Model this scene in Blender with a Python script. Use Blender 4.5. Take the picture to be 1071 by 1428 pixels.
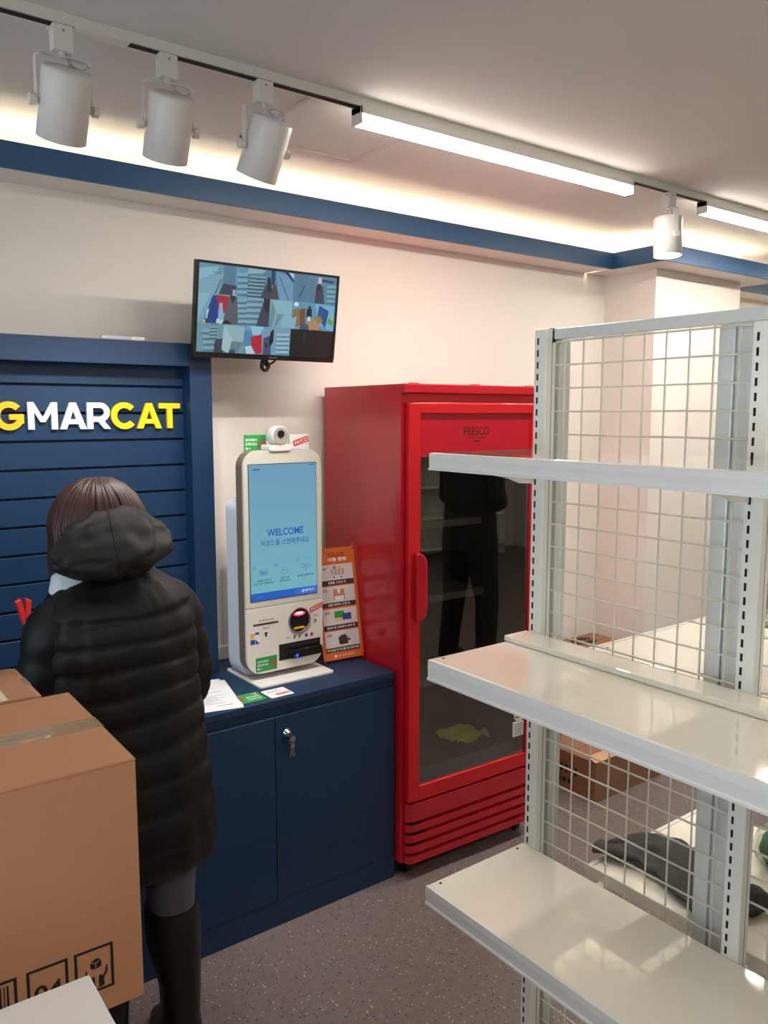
import bpy, bmesh, math, random
from mathutils import Vector, Matrix, Euler, noise
random.seed(7)
PI = math.pi
for o in list(bpy.data.objects): bpy.data.objects.remove(o)
SC = bpy.context.scene
COL = SC.collection

# ------------------------------------------------------------------ camera
CAM_H = 1.65
PITCH = math.radians(6.853)
PSI = math.radians(53.014)            # heading, measured from the +x axis
cam = bpy.data.cameras.new('camera')
cam.sensor_fit = 'HORIZONTAL'; cam.sensor_width = 36.0
cam.lens = 1140.0 / 1071.0 * 36.0
cam.clip_start = 0.02
cam_o = bpy.data.objects.new('camera', cam); COL.objects.link(cam_o)
cam_o.location = (0, 0, CAM_H)
cam_o.rotation_euler = (PI / 2 - PITCH, 0, PSI - PI / 2)
SC.camera = cam_o

# ------------------------------------------------------------------ world, exposure
world = bpy.data.worlds.new('world'); SC.world = world
world.use_nodes = True
bgn = world.node_tree.nodes['Background']
bgn.inputs['Color'].default_value = (0.82, 0.91, 1.0, 1)
bgn.inputs['Strength'].default_value = 2.4
SC.view_settings.view_transform = 'Standard'
SC.view_settings.look = 'None'
SC.view_settings.gamma = 1.0
SC.view_settings.use_curve_mapping = False
SC.view_settings.exposure = 0.35
LAMP_STRENGTH = 105.0
COVE_STRENGTH = 15.0
SPOT_POWER = 15.0

# ------------------------------------------------------------------ materials
def lin(c):
    return tuple(((v / 255.0) / 12.92 if v / 255.0 <= 0.04045 else ((v / 255.0 + 0.055) / 1.055) ** 2.4) for v in c) + (1.0,)

def pm(name, rgb, rough=0.5, metal=0.0, var=0.0, vscale=6.0, bump=0.0, bscale=80.0, spec=0.5, coat=0.0, stretch=None):
    m = bpy.data.materials.new(name); m.use_nodes = True
    nt = m.node_tree; b = nt.nodes['Principled BSDF']
    c = lin(rgb)
    b.inputs['Base Color'].default_value = c
    b.inputs['Roughness'].default_value = rough
    b.inputs['Metallic'].default_value = metal
    b.inputs['Specular IOR Level'].default_value = spec
    b.inputs['Coat Weight'].default_value = coat
    tc = nt.nodes.new('ShaderNodeTexCoord')
    src = tc.outputs['Object']
    if stretch:
        mp = nt.nodes.new('ShaderNodeMapping'); mp.inputs['Scale'].default_value = stretch
        nt.links.new(src, mp.inputs['Vector']); src = mp.outputs['Vector']
    if var > 0:
        n = nt.nodes.new('ShaderNodeTexNoise'); n.inputs['Scale'].default_value = vscale; n.inputs['Detail'].default_value = 5
        mx = nt.nodes.new('ShaderNodeMix'); mx.data_type = 'RGBA'
        mx.inputs['A'].default_value = tuple(v * (1 - var) for v in c[:3]) + (1,)
        mx.inputs['B'].default_value = tuple(min(1, v * (1 + var)) for v in c[:3]) + (1,)
        nt.links.new(src, n.inputs['Vector'])
        nt.links.new(n.outputs['Fac'], mx.inputs['Factor'])
        nt.links.new(mx.outputs['Result'], b.inputs['Base Color'])
    if bump > 0:
        n2 = nt.nodes.new('ShaderNodeTexNoise'); n2.inputs['Scale'].default_value = bscale; n2.inputs['Detail'].default_value = 3
        bp = nt.nodes.new('ShaderNodeBump'); bp.inputs['Strength'].default_value = bump; bp.inputs['Distance'].default_value = 0.01
        nt.links.new(src, n2.inputs['Vector'])
        nt.links.new(n2.outputs['Fac'], bp.inputs['Height'])
        nt.links.new(bp.outputs['Normal'], b.inputs['Normal'])
    return m

def em(name, rgb, strength):
    m = bpy.data.materials.new(name); m.use_nodes = True
    nt = m.node_tree; nt.nodes.clear()
    e = nt.nodes.new('ShaderNodeEmission'); o = nt.nodes.new('ShaderNodeOutputMaterial')
    e.inputs['Color'].default_value = lin(rgb); e.inputs['Strength'].default_value = strength
    nt.links.new(e.outputs[0], o.inputs[0])
    return m

def glass_mat(name, tint, gloss_min, rough=0.0, ior=1.45):
    m = bpy.data.materials.new(name); m.use_nodes = True
    nt = m.node_tree; nt.nodes.clear()
    t = nt.nodes.new('ShaderNodeBsdfTransparent'); t.inputs['Color'].default_value = tint
    g = nt.nodes.new('ShaderNodeBsdfGlossy'); g.inputs['Roughness'].default_value = rough
    fr = nt.nodes.new('ShaderNodeLayerWeight'); fr.inputs['Blend'].default_value = 0.5
    p5 = nt.nodes.new('ShaderNodeMath'); p5.operation = 'POWER'; p5.inputs[1].default_value = 5.0
    ad = nt.nodes.new('ShaderNodeMath'); ad.operation = 'MULTIPLY_ADD'; ad.inputs[1].default_value = 1.0 - gloss_min; ad.inputs[2].default_value = gloss_min
    mx = nt.nodes.new('ShaderNodeMixShader'); o = nt.nodes.new('ShaderNodeOutputMaterial')
    nt.links.new(fr.outputs['Facing'], p5.inputs[0]); nt.links.new(p5.outputs[0], ad.inputs[0]); nt.links.new(ad.outputs[0], mx.inputs[0])
    nt.links.new(t.outputs[0], mx.inputs[1]); nt.links.new(g.outputs[0], mx.inputs[2])
    nt.links.new(mx.outputs[0], o.inputs[0])
    return m

def screen_mat(name, strength):
    m = bpy.data.materials.new(name); m.use_nodes = True
    nt = m.node_tree; b = nt.nodes['Principled BSDF']
    a = nt.nodes.new('ShaderNodeVertexColor'); a.layer_name = 'Col'
    b.inputs['Base Color'].default_value = (0.01, 0.01, 0.01, 1); b.inputs['Roughness'].default_value = 0.35
    nt.links.new(a.outputs[0], b.inputs['Emission Color']); b.inputs['Emission Strength'].default_value = strength
    return m

def floor_mat():
    m = bpy.data.materials.new('speckled_vinyl'); m.use_nodes = True
    nt = m.node_tree; b = nt.nodes['Principled BSDF']
    tc = nt.nodes.new('ShaderNodeTexCoord')
    base = nt.nodes.new('ShaderNodeTexNoise'); base.inputs['Scale'].default_value = 40; base.inputs['Detail'].default_value = 6
    nt.links.new(tc.outputs['Object'], base.inputs['Vector'])
    r0 = nt.nodes.new('ShaderNodeMix'); r0.data_type = 'RGBA'
    r0.inputs['A'].default_value = lin((96, 84, 82)); r0.inputs['B'].default_value = lin((122, 108, 104))
    nt.links.new(base.outputs['Fac'], r0.inputs['Factor'])
    prev = r0.outputs['Result']
    for sc, thr, pick, col in ((95, 0.22, 0.80, (190, 180, 172)), (80, 0.24, 0.72, (48, 40, 40)), (150, 0.26, 0.6, (70, 58, 58)), (130, 0.22, 0.84, (168, 120, 100))):
        v = nt.nodes.new('ShaderNodeTexVoronoi'); v.inputs['Scale'].default_value = sc
        nt.links.new(tc.outputs['Object'], v.inputs['Vector'])
        lt = nt.nodes.new('ShaderNodeMath'); lt.operation = 'LESS_THAN'; lt.inputs[1].default_value = thr
        nt.links.new(v.outputs['Distance'], lt.inputs[0])
        sp = nt.nodes.new('ShaderNodeSeparateColor'); nt.links.new(v.outputs['Color'], sp.inputs[0])
        gt = nt.nodes.new('ShaderNodeMath'); gt.operation = 'GREATER_THAN'; gt.inputs[1].default_value = pick
        nt.links.new(sp.outputs[0], gt.inputs[0])
        mu = nt.nodes.new('ShaderNodeMath'); mu.operation = 'MULTIPLY'
        nt.links.new(lt.outputs[0], mu.inputs[0]); nt.links.new(gt.outputs[0], mu.inputs[1])
        mx = nt.nodes.new('ShaderNodeMix'); mx.data_type = 'RGBA'; mx.inputs['B'].default_value = lin(col)
        nt.links.new(mu.outputs[0], mx.inputs['Factor']); nt.links.new(prev, mx.inputs['A'])
        prev = mx.outputs['Result']
    nt.links.new(prev, b.inputs['Base Color'])
    b.inputs['Roughness'].default_value = 0.45
    return m

M = {
 'wall': pm('wall_paint', (233, 226, 217), 0.75, var=0.03, vscale=3, bump=0.05, bscale=220),
 'ceil': pm('ceiling_paint', (214, 211, 208), 0.85, var=0.02, vscale=2),
 'floor': floor_mat(),
 'blue': pm('blue_laminate', (9, 46, 78), 0.42, var=0.06, vscale=14, stretch=(1, 1, 12), bump=0.04, bscale=160),
 'blue_fascia': pm('blue_fascia_paint', (34, 80, 122), 0.45, var=0.05, vscale=6),
 'white_plastic': pm('white_plastic', (226, 224, 220), 0.35),
 'white_paint': pm('white_powder_coat', (222, 222, 212), 0.35),
 'shelf': pm('shelf_enamel', (244, 240, 224), 0.07, spec=0.5, coat=1.0),
 'rail': pm('price_rail_plastic', (226, 226, 224), 0.4),
 'wire': pm('wire_enamel', (222, 218, 204), 0.4),
 'post': pm('post_enamel', (240, 240, 234), 0.3),
 'postblue': pm('post_galvanised', (222, 228, 228), 0.25, metal=0.25),
 'grey_cap': pm('grey_blue_cap', (132, 152, 160), 0.45),
 'black': pm('black_plastic', (14, 14, 15), 0.35),
 'dark': pm('dark_void', (10, 10, 10), 0.8),
 'chrome': pm('chrome', (215, 215, 215), 0.12, metal=1.0),
 'brass': pm('key_steel', (170, 168, 160), 0.25, metal=1.0),
 'red': pm('red_enamel', (190, 14, 36), 0.30, coat=0.5, var=0.02, vscale=3),
 'red_door': pm('red_door_plastic', (205, 20, 28), 0.32, coat=0.2),
 'inner': pm('cooler_liner', (72, 70, 62), 0.5),
 'innershelf': pm('cooler_shelf', (150, 150, 144), 0.4),
 'cooler_glass': glass_mat('cooler_glass', (0.80, 0.80, 0.74, 1), 0.17),
 'win_glass': glass_mat('window_glass', (0.95, 0.97, 0.97, 1), 0.04),
 'print_black': pm('black_ink', (22, 16, 14), 0.7),
 'dark_red_ink': pm('dark_red_ink', (60, 8, 16), 0.6),
 'yellow': pm('yellow_acrylic', (250, 205, 10), 0.4),
 'amber': pm('amber_acrylic', (246, 178, 30), 0.4),
 'letter_white': pm('white_acrylic', (232, 238, 240), 0.4),
 'card': pm('cardboard', (186, 134, 98), 0.82, var=0.08, vscale=9, bump=0.08, bscale=120),
 'card2': pm('cardboard_pale', (196, 152, 110), 0.82, var=0.08, vscale=9, bump=0.08, bscale=120),
 'card_dark': pm('cardboard_brown', (136, 98, 70), 0.85, var=0.08, vscale=9),
 'tape': pm('packing_tape', (176, 148, 118), 0.15, var=0.12, vscale=60, bump=0.35, bscale=60, coat=0.6),
 'white_card': pm('white_carton', (222, 218, 216), 0.65, var=0.03, vscale=20),
 'paper': pm('paper', (228, 228, 230), 0.8),
 'label': pm('address_label', (236, 228, 200), 0.6),
 'grey_ink': pm('grey_ink', (120, 122, 126), 0.8),
 'green': pm('green_print', (44, 150, 70), 0.45),
 'orange': pm('orange_print', (218, 108, 38), 0.5),
 'brown_ink': pm('brown_ink', (70, 46, 40), 0.6),
 'panelgrey': pm('pale_grey_print', (214, 206, 206), 0.6),
 'red_ink': pm('red_ink', (206, 42, 40), 0.5),
 'blue_ink': pm('blue_ink', (40, 84, 150), 0.5),
 'bezel': pm('kiosk_bezel', (206, 204, 190), 0.3),
 'kiosk_white': pm('kiosk_white', (224, 218, 210), 0.35),
 'kiosk_side': pm('kiosk_side', (136, 122, 106), 0.35, metal=0.3),
 'kiosk_post': pm('kiosk_post', (206, 216, 228), 0.4),
 'lensgrey': pm('lens_grey', (170, 164, 156), 0.4),
 'coat': pm('black_nylon', (9, 10, 13), 0.52, bump=0.25, bscale=26, spec=0.35),
 'hood': pm('charcoal_nylon', (30, 30, 29), 0.55, bump=0.12, bscale=24, spec=0.35),
 'hair': pm('brown_hair', (58, 32, 25), 0.42, var=0.3, vscale=60),
 'skin': pm('skin', (214, 168, 142), 0.55),
 'jeans': pm('grey_denim', (84, 86, 92), 0.85, var=0.2, vscale=60, bump=0.2, bscale=200),
 'boot': pm('black_boot', (13, 13, 14), 0.45),
 'collar': pm('white_collar', (196, 212, 220), 0.8),
 'cloth': pm('grey_felt', (70, 68, 66), 0.95, var=0.25, vscale=50, bump=0.3, bscale=150),
 'ygreen': pm('lime_cloth', (196, 214, 48), 0.7, bump=0.2, bscale=40),
 'hatch': pm('hatch_trim', (200, 190, 180), 0.6),
 'cable': pm('clear_cable', (196, 200, 204), 0.35),
 'lamp': em('lamp_diffuser', (255, 247, 236), LAMP_STRENGTH),
 'lamp_side': em('lamp_diffuser_side', (255, 244, 230), 12.0),
 'cove': em('cove_led', (255, 236, 204), COVE_STRENGTH),
 'spot_face': em('spot_face', (250, 252, 255), 14.0),
 'led_red': em('scanner_led', (255, 40, 70), 2.5),
 'led_white': em('scanner_glow', (255, 170, 170), 4.0),
 'led_blue': em('reader_led', (20, 60, 255), 5.0),
 'tv': screen_mat('tv_picture', 0.58),
 'kscreen': screen_mat('kiosk_picture', 0.6),
 'film': glass_mat('clear_film', (0.86, 0.92, 0.9, 1), 0.15, 0.05),
 'leafgreen': pm('leaf_green', (90, 130, 86), 0.6),
}

# ------------------------------------------------------------------ mesh builder
class MB:
    def __init__(s): s.v = []; s.f = []; s.sm = []
    def add(s, vs, fs, smooth=False):
        n = len(s.v); s.v += [tuple(v) for v in vs]
        for f in fs: s.f.append(tuple(i + n for i in f)); s.sm.append(smooth)
        return s
    def box(s, x0, x1, y0, y1, z0, z1):
        if x0 > x1: x0, x1 = x1, x0
        if y0 > y1: y0, y1 = y1, y0
        if z0 > z1: z0, z1 = z1, z0
        return s.add([(x0,y0,z0),(x1,y0,z0),(x1,y1,z0),(x0,y1,z0),(x0,y0,z1),(x1,y0,z1),(x1,y1,z1),(x0,y1,z1)],
              [(0,3,2,1),(4,5,6,7),(0,1,5,4),(1,2,6,5),(2,3,7,6),(3,0,4,7)])
    def prism(s, pts, t0, t1, fn, smooth=False):
        """2-D outline pts (counter-clockwise seen from +t) pulled from t0 to t1; fn(u, v, t) -> xyz"""
        n = len(pts)
        vs = [fn(u, v, t0) for u, v in pts] + [fn(u, v, t1) for u, v in pts]
        s.add(vs, [tuple(range(n - 1, -1, -1)), tuple(range(n, 2 * n))])
        s.add(vs, [(i, (i + 1) % n, n + (i + 1) % n, n + i) for i in range(n)], smooth)
        return s
    def loft(s, rings, cap=True, smooth=True, closed=True):
        n = len(rings[0]); vs = [p for r in rings for p in r]; fs = []
        for k in range(len(rings) - 1):
            for i in range(n if closed else n - 1):
                j = (i + 1) % n
                fs.append((k*n+i, k*n+j, (k+1)*n+j, (k+1)*n+i))
        s.add(vs, fs, smooth)
        if cap:
            s.add(rings[0], [tuple(range(n - 1, -1, -1))]); s.add(rings[-1], [tuple(range(n))])
        return s
    def tube(s, path, r, n=8, cap=True, closed=False):
        P = [Vector(p) for p in path]; rings = []; m = len(P)
        rs = r if isinstance(r, (list, tuple)) else [r] * m
        up = None
        for i, p in enumerate(P):
            if closed: t = P[(i+1) % m] - P[i-1]
            else: t = P[min(i+1, m-1)] - P[max(i-1, 0)]
            t.normalize()
            if up is None:
                up = Vector((0,0,1)) if abs(t.z) < 0.9 else Vector((1,0,0))
            a = t.cross(up); a.normalize(); b = a.cross(t); b.normalize(); up = b
            rings.append([p + rs[i]*(math.cos(2*PI*k/n)*a + math.sin(2*PI*k/n)*b) for k in range(n)])
        if closed: rings.append(rings[0]); cap = False
        return s.loft([list(reversed(r_)) for r_ in rings], cap)
    def lathe(s, prof, c=(0,0,0), n=32, mat=None):
        """prof: list of (radius, z); revolved about z at c, then mat"""
        mat = mat or Matrix.Identity(4); c = Vector(c); rings = []
        for r, z in prof:
            rings.append([c + (mat @ Vector((r*math.cos(2*PI*k/n), r*math.sin(2*PI*k/n), z))) for k in range(n)])
        return s.loft(rings, True)
    def build(s, name, mat, parent=None, bevel=0.0, seg=2, smooth=None):
        me = bpy.data.meshes.new(name)
        me.from_pydata(s.v, [], s.f)
        for p, q in zip(me.polygons, s.sm): p.use_smooth = q if smooth is None else smooth
        me.validate()
        if bevel > 0:
            bm = bmesh.new(); bm.from_mesh(me)
            bmesh.ops.remove_doubles(bm, verts=bm.verts, dist=1e-6)
            ed = [e for e in bm.edges if len(e.link_faces) == 2 and e.calc_face_angle(0) > 0.5]
            bmesh.ops.bevel(bm, geom=ed, offset=bevel, segments=seg, profile=0.5, affect='EDGES', clamp_overlap=True)
            bm.to_mesh(me); bm.free()
        me.materials.append(M[mat] if isinstance(mat, str) else mat)
        o = bpy.data.objects.new(name, me); COL.objects.link(o)
        if parent is not None: o.parent = parent
        return o

def tag(o, label, cat, group=None):
    o['label'] = label; o['category'] = cat
    if group: o['group'] = group
    return o
def thing(name, label, cat, loc=(0,0,0), rotz=0.0, group=None):
    o = bpy.data.objects.new(name, None); COL.objects.link(o)
    o.location = loc; o.rotation_euler = (0, 0, rotz); o.empty_display_size = 0.1
    return tag(o, label, cat, group)
def struct(o): o['kind'] = 'structure'; return o
def stuff(o): o['kind'] = 'stuff'; return o
def copy_tree(o, parent=None):
    c = o.copy(); COL.objects.link(c)
    if parent is not None: c.parent = parent
    for ch in list(o.children): copy_tree(ch, c)
    return c
def B(*a): return MB().box(*a)
def rrect(u0, u1, v0, v1, r, n=6):
    pts = []
    for cu, cv, a0 in ((u1-r, v0+r, -PI/2), (u1-r, v1-r, 0), (u0+r, v1-r, PI/2), (u0+r, v0+r, PI)):
        for k in range(n + 1):
            a = a0 + PI/2*k/n; pts.append((cu + r*math.cos(a), cv + r*math.sin(a)))
    return pts
def circ(cu, cv, r, n=24, ry=None):
    return [(cu + r*math.cos(2*PI*k/n), cv + (ry or r)*math.sin(2*PI*k/n)) for k in range(n)]
FXZ = lambda u, v, t: (u, t, v)                 # outline in the x-z plane; t runs along y

def text_mesh(body, width=None, height=None, off=0.0, align='C'):
    """flat text mesh in its own u-v plane, scaled to width and height (capital-box)"""
    c = bpy.data.curves.new('t', 'FONT'); c.body = body; c.size = 1.0; c.offset = off; c.resolution_u = 3
    o = bpy.data.objects.new('t', c); COL.objects.link(o)
    dg = bpy.context.evaluated_depsgraph_get()
    me = bpy.data.meshes.new_from_object(o.evaluated_get(dg))
    bpy.data.objects.remove(o); bpy.data.curves.remove(c)
    vs = [v.co.copy() for v in me.vertices]; fs = [tuple(p.vertices) for p in me.polygons]
    bpy.data.meshes.remove(me)
    x0 = min(v.x for v in vs); x1 = max(v.x for v in vs); y0 = min(v.y for v in vs); y1 = max(v.y for v in vs)
    sx = sy = 1.0
    if width: sx = width / (x1 - x0)
    if height: sy = height / (y1 - y0)
    if not width: sx = sy
    if not height: sy = sx
    w = (x1 - x0) * sx; h = (y1 - y0) * sy
    pts = [((v.x - x0)*sx - w/2, (v.y - y0)*sy - h/2) for v in vs]
    return pts, fs
def text(mb, body, u, v, fn, t, width=None, height=None, off=0.0, rot=0.0):
    pts, fs = text_mesh(body, width, height, off)
    c, s = math.cos(rot), math.sin(rot)
    mb.add([fn(u + a*c - b*s, v + a*s + b*c, t) for a, b in pts], fs)
    return mb
def quad(mb, pts, fn, t):
    mb.add([fn(u, v, t) for u, v in pts], [tuple(range(len(pts)))]); return mb
def rect(mb, u0, u1, v0, v1, fn, t): return quad(mb, [(u0,v0),(u1,v0),(u1,v1),(u0,v1)], fn, t)
def ring2(mb, outer, inner, fn, t):
    n = len(outer); vs = [fn(u, v, t) for u, v in outer] + [fn(u, v, t) for u, v in inner]
    mb.add(vs, [(i, (i+1) % n, n + (i+1) % n, n + i) for i in range(n)]); return mb
def frame2(mb, u0, u1, v0, v1, w, fn, t):
    return ring2(mb, [(u0,v0),(u1,v0),(u1,v1),(u0,v1)], [(u0+w,v0+w),(u1-w,v0+w),(u1-w,v1-w),(u0+w,v1-w)], fn, t)
def line2(mb, p, q, w, fn, t):
    d = Vector((q[0]-p[0], q[1]-p[1])); n = Vector((-d.y, d.x)).normalized()*w/2
    return quad(mb, [(p[0]-n.x,p[1]-n.y),(q[0]-n.x,q[1]-n.y),(q[0]+n.x,q[1]+n.y),(p[0]+n.x,p[1]+n.y)], fn, t)

# ================================================================== ROOM SHELL
CEIL = 2.479; YW = 2.690; XL = -2.2; XR = 7.0; YB = -3.4
SOF = 2.332; FY = 2.525; FTOP = 2.403
struct(B(XL-.1, XR+.1, YB-.1, YW+.1, -.1, 0).build('floor', 'floor'))
struct(B(XL-.1, XR+.1, YB-.1, YW+.1, CEIL, CEIL+.1).build('ceiling', 'ceil'))
struct(B(XL-.1, XR+.1, YW, YW+.1, 0, CEIL).build('wall_back', 'wall'))
struct(B(XL-.1, XR+.1, YB-.1, YB, 0, CEIL).build('wall_front', 'wall'))
struct(B(XR, XR+.1, YB, YW, 0, CEIL).build('wall_right', 'wall'))
# street-side wall with a shop window
WY0, WY1, WZ0, WZ1 = -1.0, 2.3, 0.25, 2.2
wl = MB().box(XL-.1, XL, YB, WY0, 0, CEIL).box(XL-.1, XL, WY1, YW, 0, CEIL)
wl.box(XL-.1, XL, WY0, WY1, 0, WZ0).box(XL-.1, XL, WY0, WY1, WZ1, CEIL)
struct(wl.build('wall_left', 'wall'))
win = bpy.data.objects.new('window_1', None); COL.objects.link(win); win.location = (XL-.05, 0, WZ0); struct(win)
mw = MB()
for y in (WY0+.02, WY0+1.10, WY0+2.20, WY1-.02): mw.box(-.03, .03, y-.02, y+.02, 0, WZ1-WZ0)
mw.box(-.03, .03, WY0, WY1, 0, .04).box(-.03, .03, WY0, WY1, WZ1-WZ0-.04, WZ1-WZ0)
mw.build('window_frame', 'white_paint', win)
for y in (WY0+.04, WY0+1.12, WY0+2.22):
    B(-.003, .003, y, y+1.04, .04, WZ1-WZ0-.04).build('pane', 'win_glass', win)
# pillar
PX0, PX1, PY = 3.412, 4.149, 2.393
struct(B(PX0, PX1, PY, YW, 0, CEIL).build('pillar', 'wall'))
# dropped soffit with blue fascia running along the wall and round the pillar
SX0, SX1, SY = 3.255, 4.306, 2.238
sof = MB()
sof.box(XL, SX0, FY+.012, YW, SOF, SOF+.012).box(SX0+.012, SX1-.012, SY+.012, YW, SOF+.0003, SOF+.0117).box(SX1, XR, FY+.012, YW, SOF, SOF+.012)
struct(sof.build('trim_1', 'wall'))
fas = MB()
fas.box(XL, SX0, FY, FY+.012, SOF-.002, FTOP)
fas.box(SX0, SX0+.012, SY, FY+.012, SOF-.002, FTOP)
fas.box(SX0+.012, SX1-.012, SY, SY+.012, SOF-.002, FTOP)
fas.box(SX1-.012, SX1, SY, FY+.012, SOF-.002, FTOP)
fas.box(SX1, XR, FY, FY+.012, SOF-.002, FTOP)
struct(fas.build('trim_2', 'blue_fascia'))
# LED strip lying in the cove behind the fascia
z = SOF + .012
strip = [(XL+.05, PX0-.05, YW-.055, YW-.025), (PX0-.045, PX0-.015, PY-.02, YW-.07), (PX0-.04, PX1+.04, PY-.055, PY-.025), (PX1+.05, XR-.05, YW-.055, YW-.025)]
for i, (a, b, c, d) in enumerate(strip):
    tag(B(a, b, c, d, z, z+.006).build('led_strip', 'cove'),
        ['warm light strip hidden in the cove above the blue counter and monitor', 'short warm light strip on the side of the pillar cove', 'warm light strip on the front of the pillar cove', 'warm light strip in the cove beyond the pillar'][i], 'light strip', 'cove light strips')
# white cable trunking along the wall above the counter
struct(B(1.203, 1.70, YW-.02, YW, .759, .808).build('baseboard_back', 'white_paint', bevel=.003))
# ceiling access hatch
hm = MB(); hx0, hx1, hy0, hy1 = 1.203, 1.612, 1.905, 2.318
for a in ((hx0,hx1,hy0,hy0+.012),(hx0,hx1,hy1-.012,hy1),(hx0,hx0+.012,hy0,hy1),(hx1-.012,hx1,hy0,hy1)): hm.box(*a, CEIL-.004, CEIL)
struct(hm.build('trim_3', 'hatch'))

# ================================================================== LIGHTING TRACKS
def track(x0, x1, y, label):
    t = thing('lighting_track', label, 'lighting track', (x0, y, CEIL), 0, 'ceiling lighting tracks')
    L = x1 - x0
    MB().box(0, L, -.017, -.007, -.022, 0).box(0, L, .007, .017, -.022, 0).box(.0005, L-.0005, -.0072, .0072, -.006, -.0005).build('track_rail', 'white_paint', t)
    B(0, L, -.0115, .0085, -.0232, -.0225).build('conductor_slot', 'dark', t)
    B(.58, .70, -.0185, .0185, -.0240, -.0003).build('track_joiner', 'white_paint', t, bevel=.001)
    return t
LY = 1.865
track(-.0, 6.6, LY, 'white ceiling lighting track carrying the lamps along the blue-edged wall')
track(-1.6, 6.2, -.55, 'added white ceiling track for the unseen fill lamps over the shelving aisle')  # unseen second track, added to carry the fill lamps
LZ = CEIL - .0225
def linear_lamp(x0, L, y, label, group='linear track lamps'):
    t = thing('linear_lamp', label, 'lamp', (x0, y, LZ), 0, group)
    B(0, L, -.021, .021, -.018, 0).build('lamp_housing', 'white_plastic', t, bevel=.001)
    B(.006, L-.006, -.0185, .0185, -.042, -.0182).build('diffuser', 'lamp_side', t)
    B(.008, L-.008, -.0165, .0165, -.0428, -.0422).build('light_panel', 'lamp', t)
    for a in (0, L-.006): B(a, a+.006, -.021, .021, -.044, -.0005).build('end_cap', 'white_plastic', t)
    for a in (.2*L, .75*L): B(a, a+.09, -.0205, .0205, -.010, -.003).build('track_clip', 'grey_cap', t)
    return t
linear_lamp(1.312, 1.172, LY, 'long glowing linear lamp between the three spotlights and the single spotlight')
linear_lamp(2.930, 1.17, LY, 'glowing linear lamp beyond the single spotlight, by the pillar')
linear_lamp(4.75, 1.17, LY, 'added linear lamp out of view beyond the pillar')  # out of view, added to supply more light
linear_lamp(-.25, 1.17, -.55, 'added fill lamp out of view over the open floor between boxes and gondola')  # unseen lamp, added to lift the fill on faces turned from the counter
linear_lamp(1.9, 1.17, -.55, 'added fill lamp out of view over the shelving gondola')  # unseen, added as fill from behind the gondola
linear_lamp(4.2, 1.17, -.55, 'added fill lamp out of view over the aisle of the person in dark clothes')  # another added fill lamp outside the view

def spotlight(x, label, yoke_rot, tilt_x, tilt_y, lit):
    t = thing('track_spotlight', label, 'spotlight', (x, LY, LZ), 0, 'track spotlights')
    a = B(-.021, .021, -.015, .015, -.052, 0).build('track_adapter', 'white_plastic', t, bevel=.002)
    MB().tube([(-.0, -.016, -.012), (-.0, -.0145, -.012)], .003, 8).build('screw', 'grey_cap', a)
    MB().tube([(-.032, -.004, -.012), (-.02, -.004, -.012)], .0025, 6).build('lock_tab', 'white_plastic', a)
    Ry = Matrix.Rotation(yoke_rot, 4, 'Z')
    def R(p): return tuple(Ry @ Vector(p))
    # U-shaped yoke: flat strip
    w = .009; prof = [(-.0575, -.160), (-.0575, -.068), (-.048, -.060), (.048, -.060), (.0575, -.068), (.0575, -.160)]
    ins = [(-.0560, -.160), (-.0560, -.069), (-.047, -.062), (.047, -.062), (.0560, -.069), (.0560, -.160)]
    y = MB()
    for k in range(5):
        o0, o1, i0, i1 = prof[k], prof[k+1], ins[k], ins[k+1]
        vs = [R((p[0], s, p[1])) for s in (-w, w) for p in (o0, o1, i1, i0)]
        y.add(vs, [(0,1,2,3),(7,6,5,4),(0,4,5,1),(2,6,7,3),(1,5,6,2),(0,3,7,4)])
    y.tube([R((0,0,-.05)), R((0,0,-.064))], .008, 12)
    y.build('yoke', 'white_plastic', t)
    T = Matrix.Translation((0,0,-.158)) @ Ry @ Matrix.Rotation(tilt_y, 4, 'Y') @ Matrix.Rotation(tilt_x, 4, 'X')
    b = MB()
    prof2 = [(.0005, .073), (.044, .073), (.0495, .070), (.0515, .065), (.0515, -.068), (.0500, -.069), (.0480, -.066), (.0470, -.055), (.0005, -.055)]
    n = 40
    b.loft([[tuple(T @ Vector((r*math.cos(2*PI*k/n), r*math.sin(2*PI*k/n), zz))) for k in range(n)] for r, zz in reversed(prof2)], False)
    b.build('lamp_body', 'white_plastic', t)
    lens = MB(); lens.prism(circ(0, 0, .046, 32), -.060, -.0555, lambda u, v, q: tuple(T @ Vector((u, v, q))))
    lens.build('lens', 'spot_face', t)
    for s in (-1, 1):
        k = MB(); k.tube([R((s*.0525,0,-.158)), R((s*.059,0,-.158))], .006, 12); k.tube([R((s*.059,0,-.158)), R((s*.071,0,-.158))], .0115, 16)
        k.build('knob', 'white_plastic', t)
    # supply cable with a loop
    top = T @ Vector((0, 0, .074))
    path = [Vector((0,0,-.054)), Vector((.006,-.004,-.062)), Vector((.012,-.008,-.074))]
    c0 = Vector((.030, -.008, -.072))
    for k in range(15):
        an = PI + 2*PI*k/12
        path.append(c0 + Vector((.019*math.cos(an), .004*math.sin(an) - .003*k/12, .011*math.sin(an))))
    path += [top + Vector((.004,0,.012)), top]
    MB().tube([tuple(p) for p in path], .0018, 6).build('cable', 'cable', t)
    return t, T
sp = [spotlight(.556, 'white cylinder spotlight hanging first on the track, farthest from the linear lamp', 0, math.radians(29), 0, False),
      spotlight(.787, 'white cylinder spotlight hanging as the middle one of three on the track', math.radians(-4), math.radians(28), 0, False),
      spotlight(1.034, 'white cylinder spotlight tilted sideways, next to the end of the linear lamp', math.radians(4), math.radians(27), math.radians(5), False),
      spotlight(2.720, 'single white spotlight with bright lit face between two linear lamps', math.radians(62), math.radians(0), math.radians(4), True)]
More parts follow.
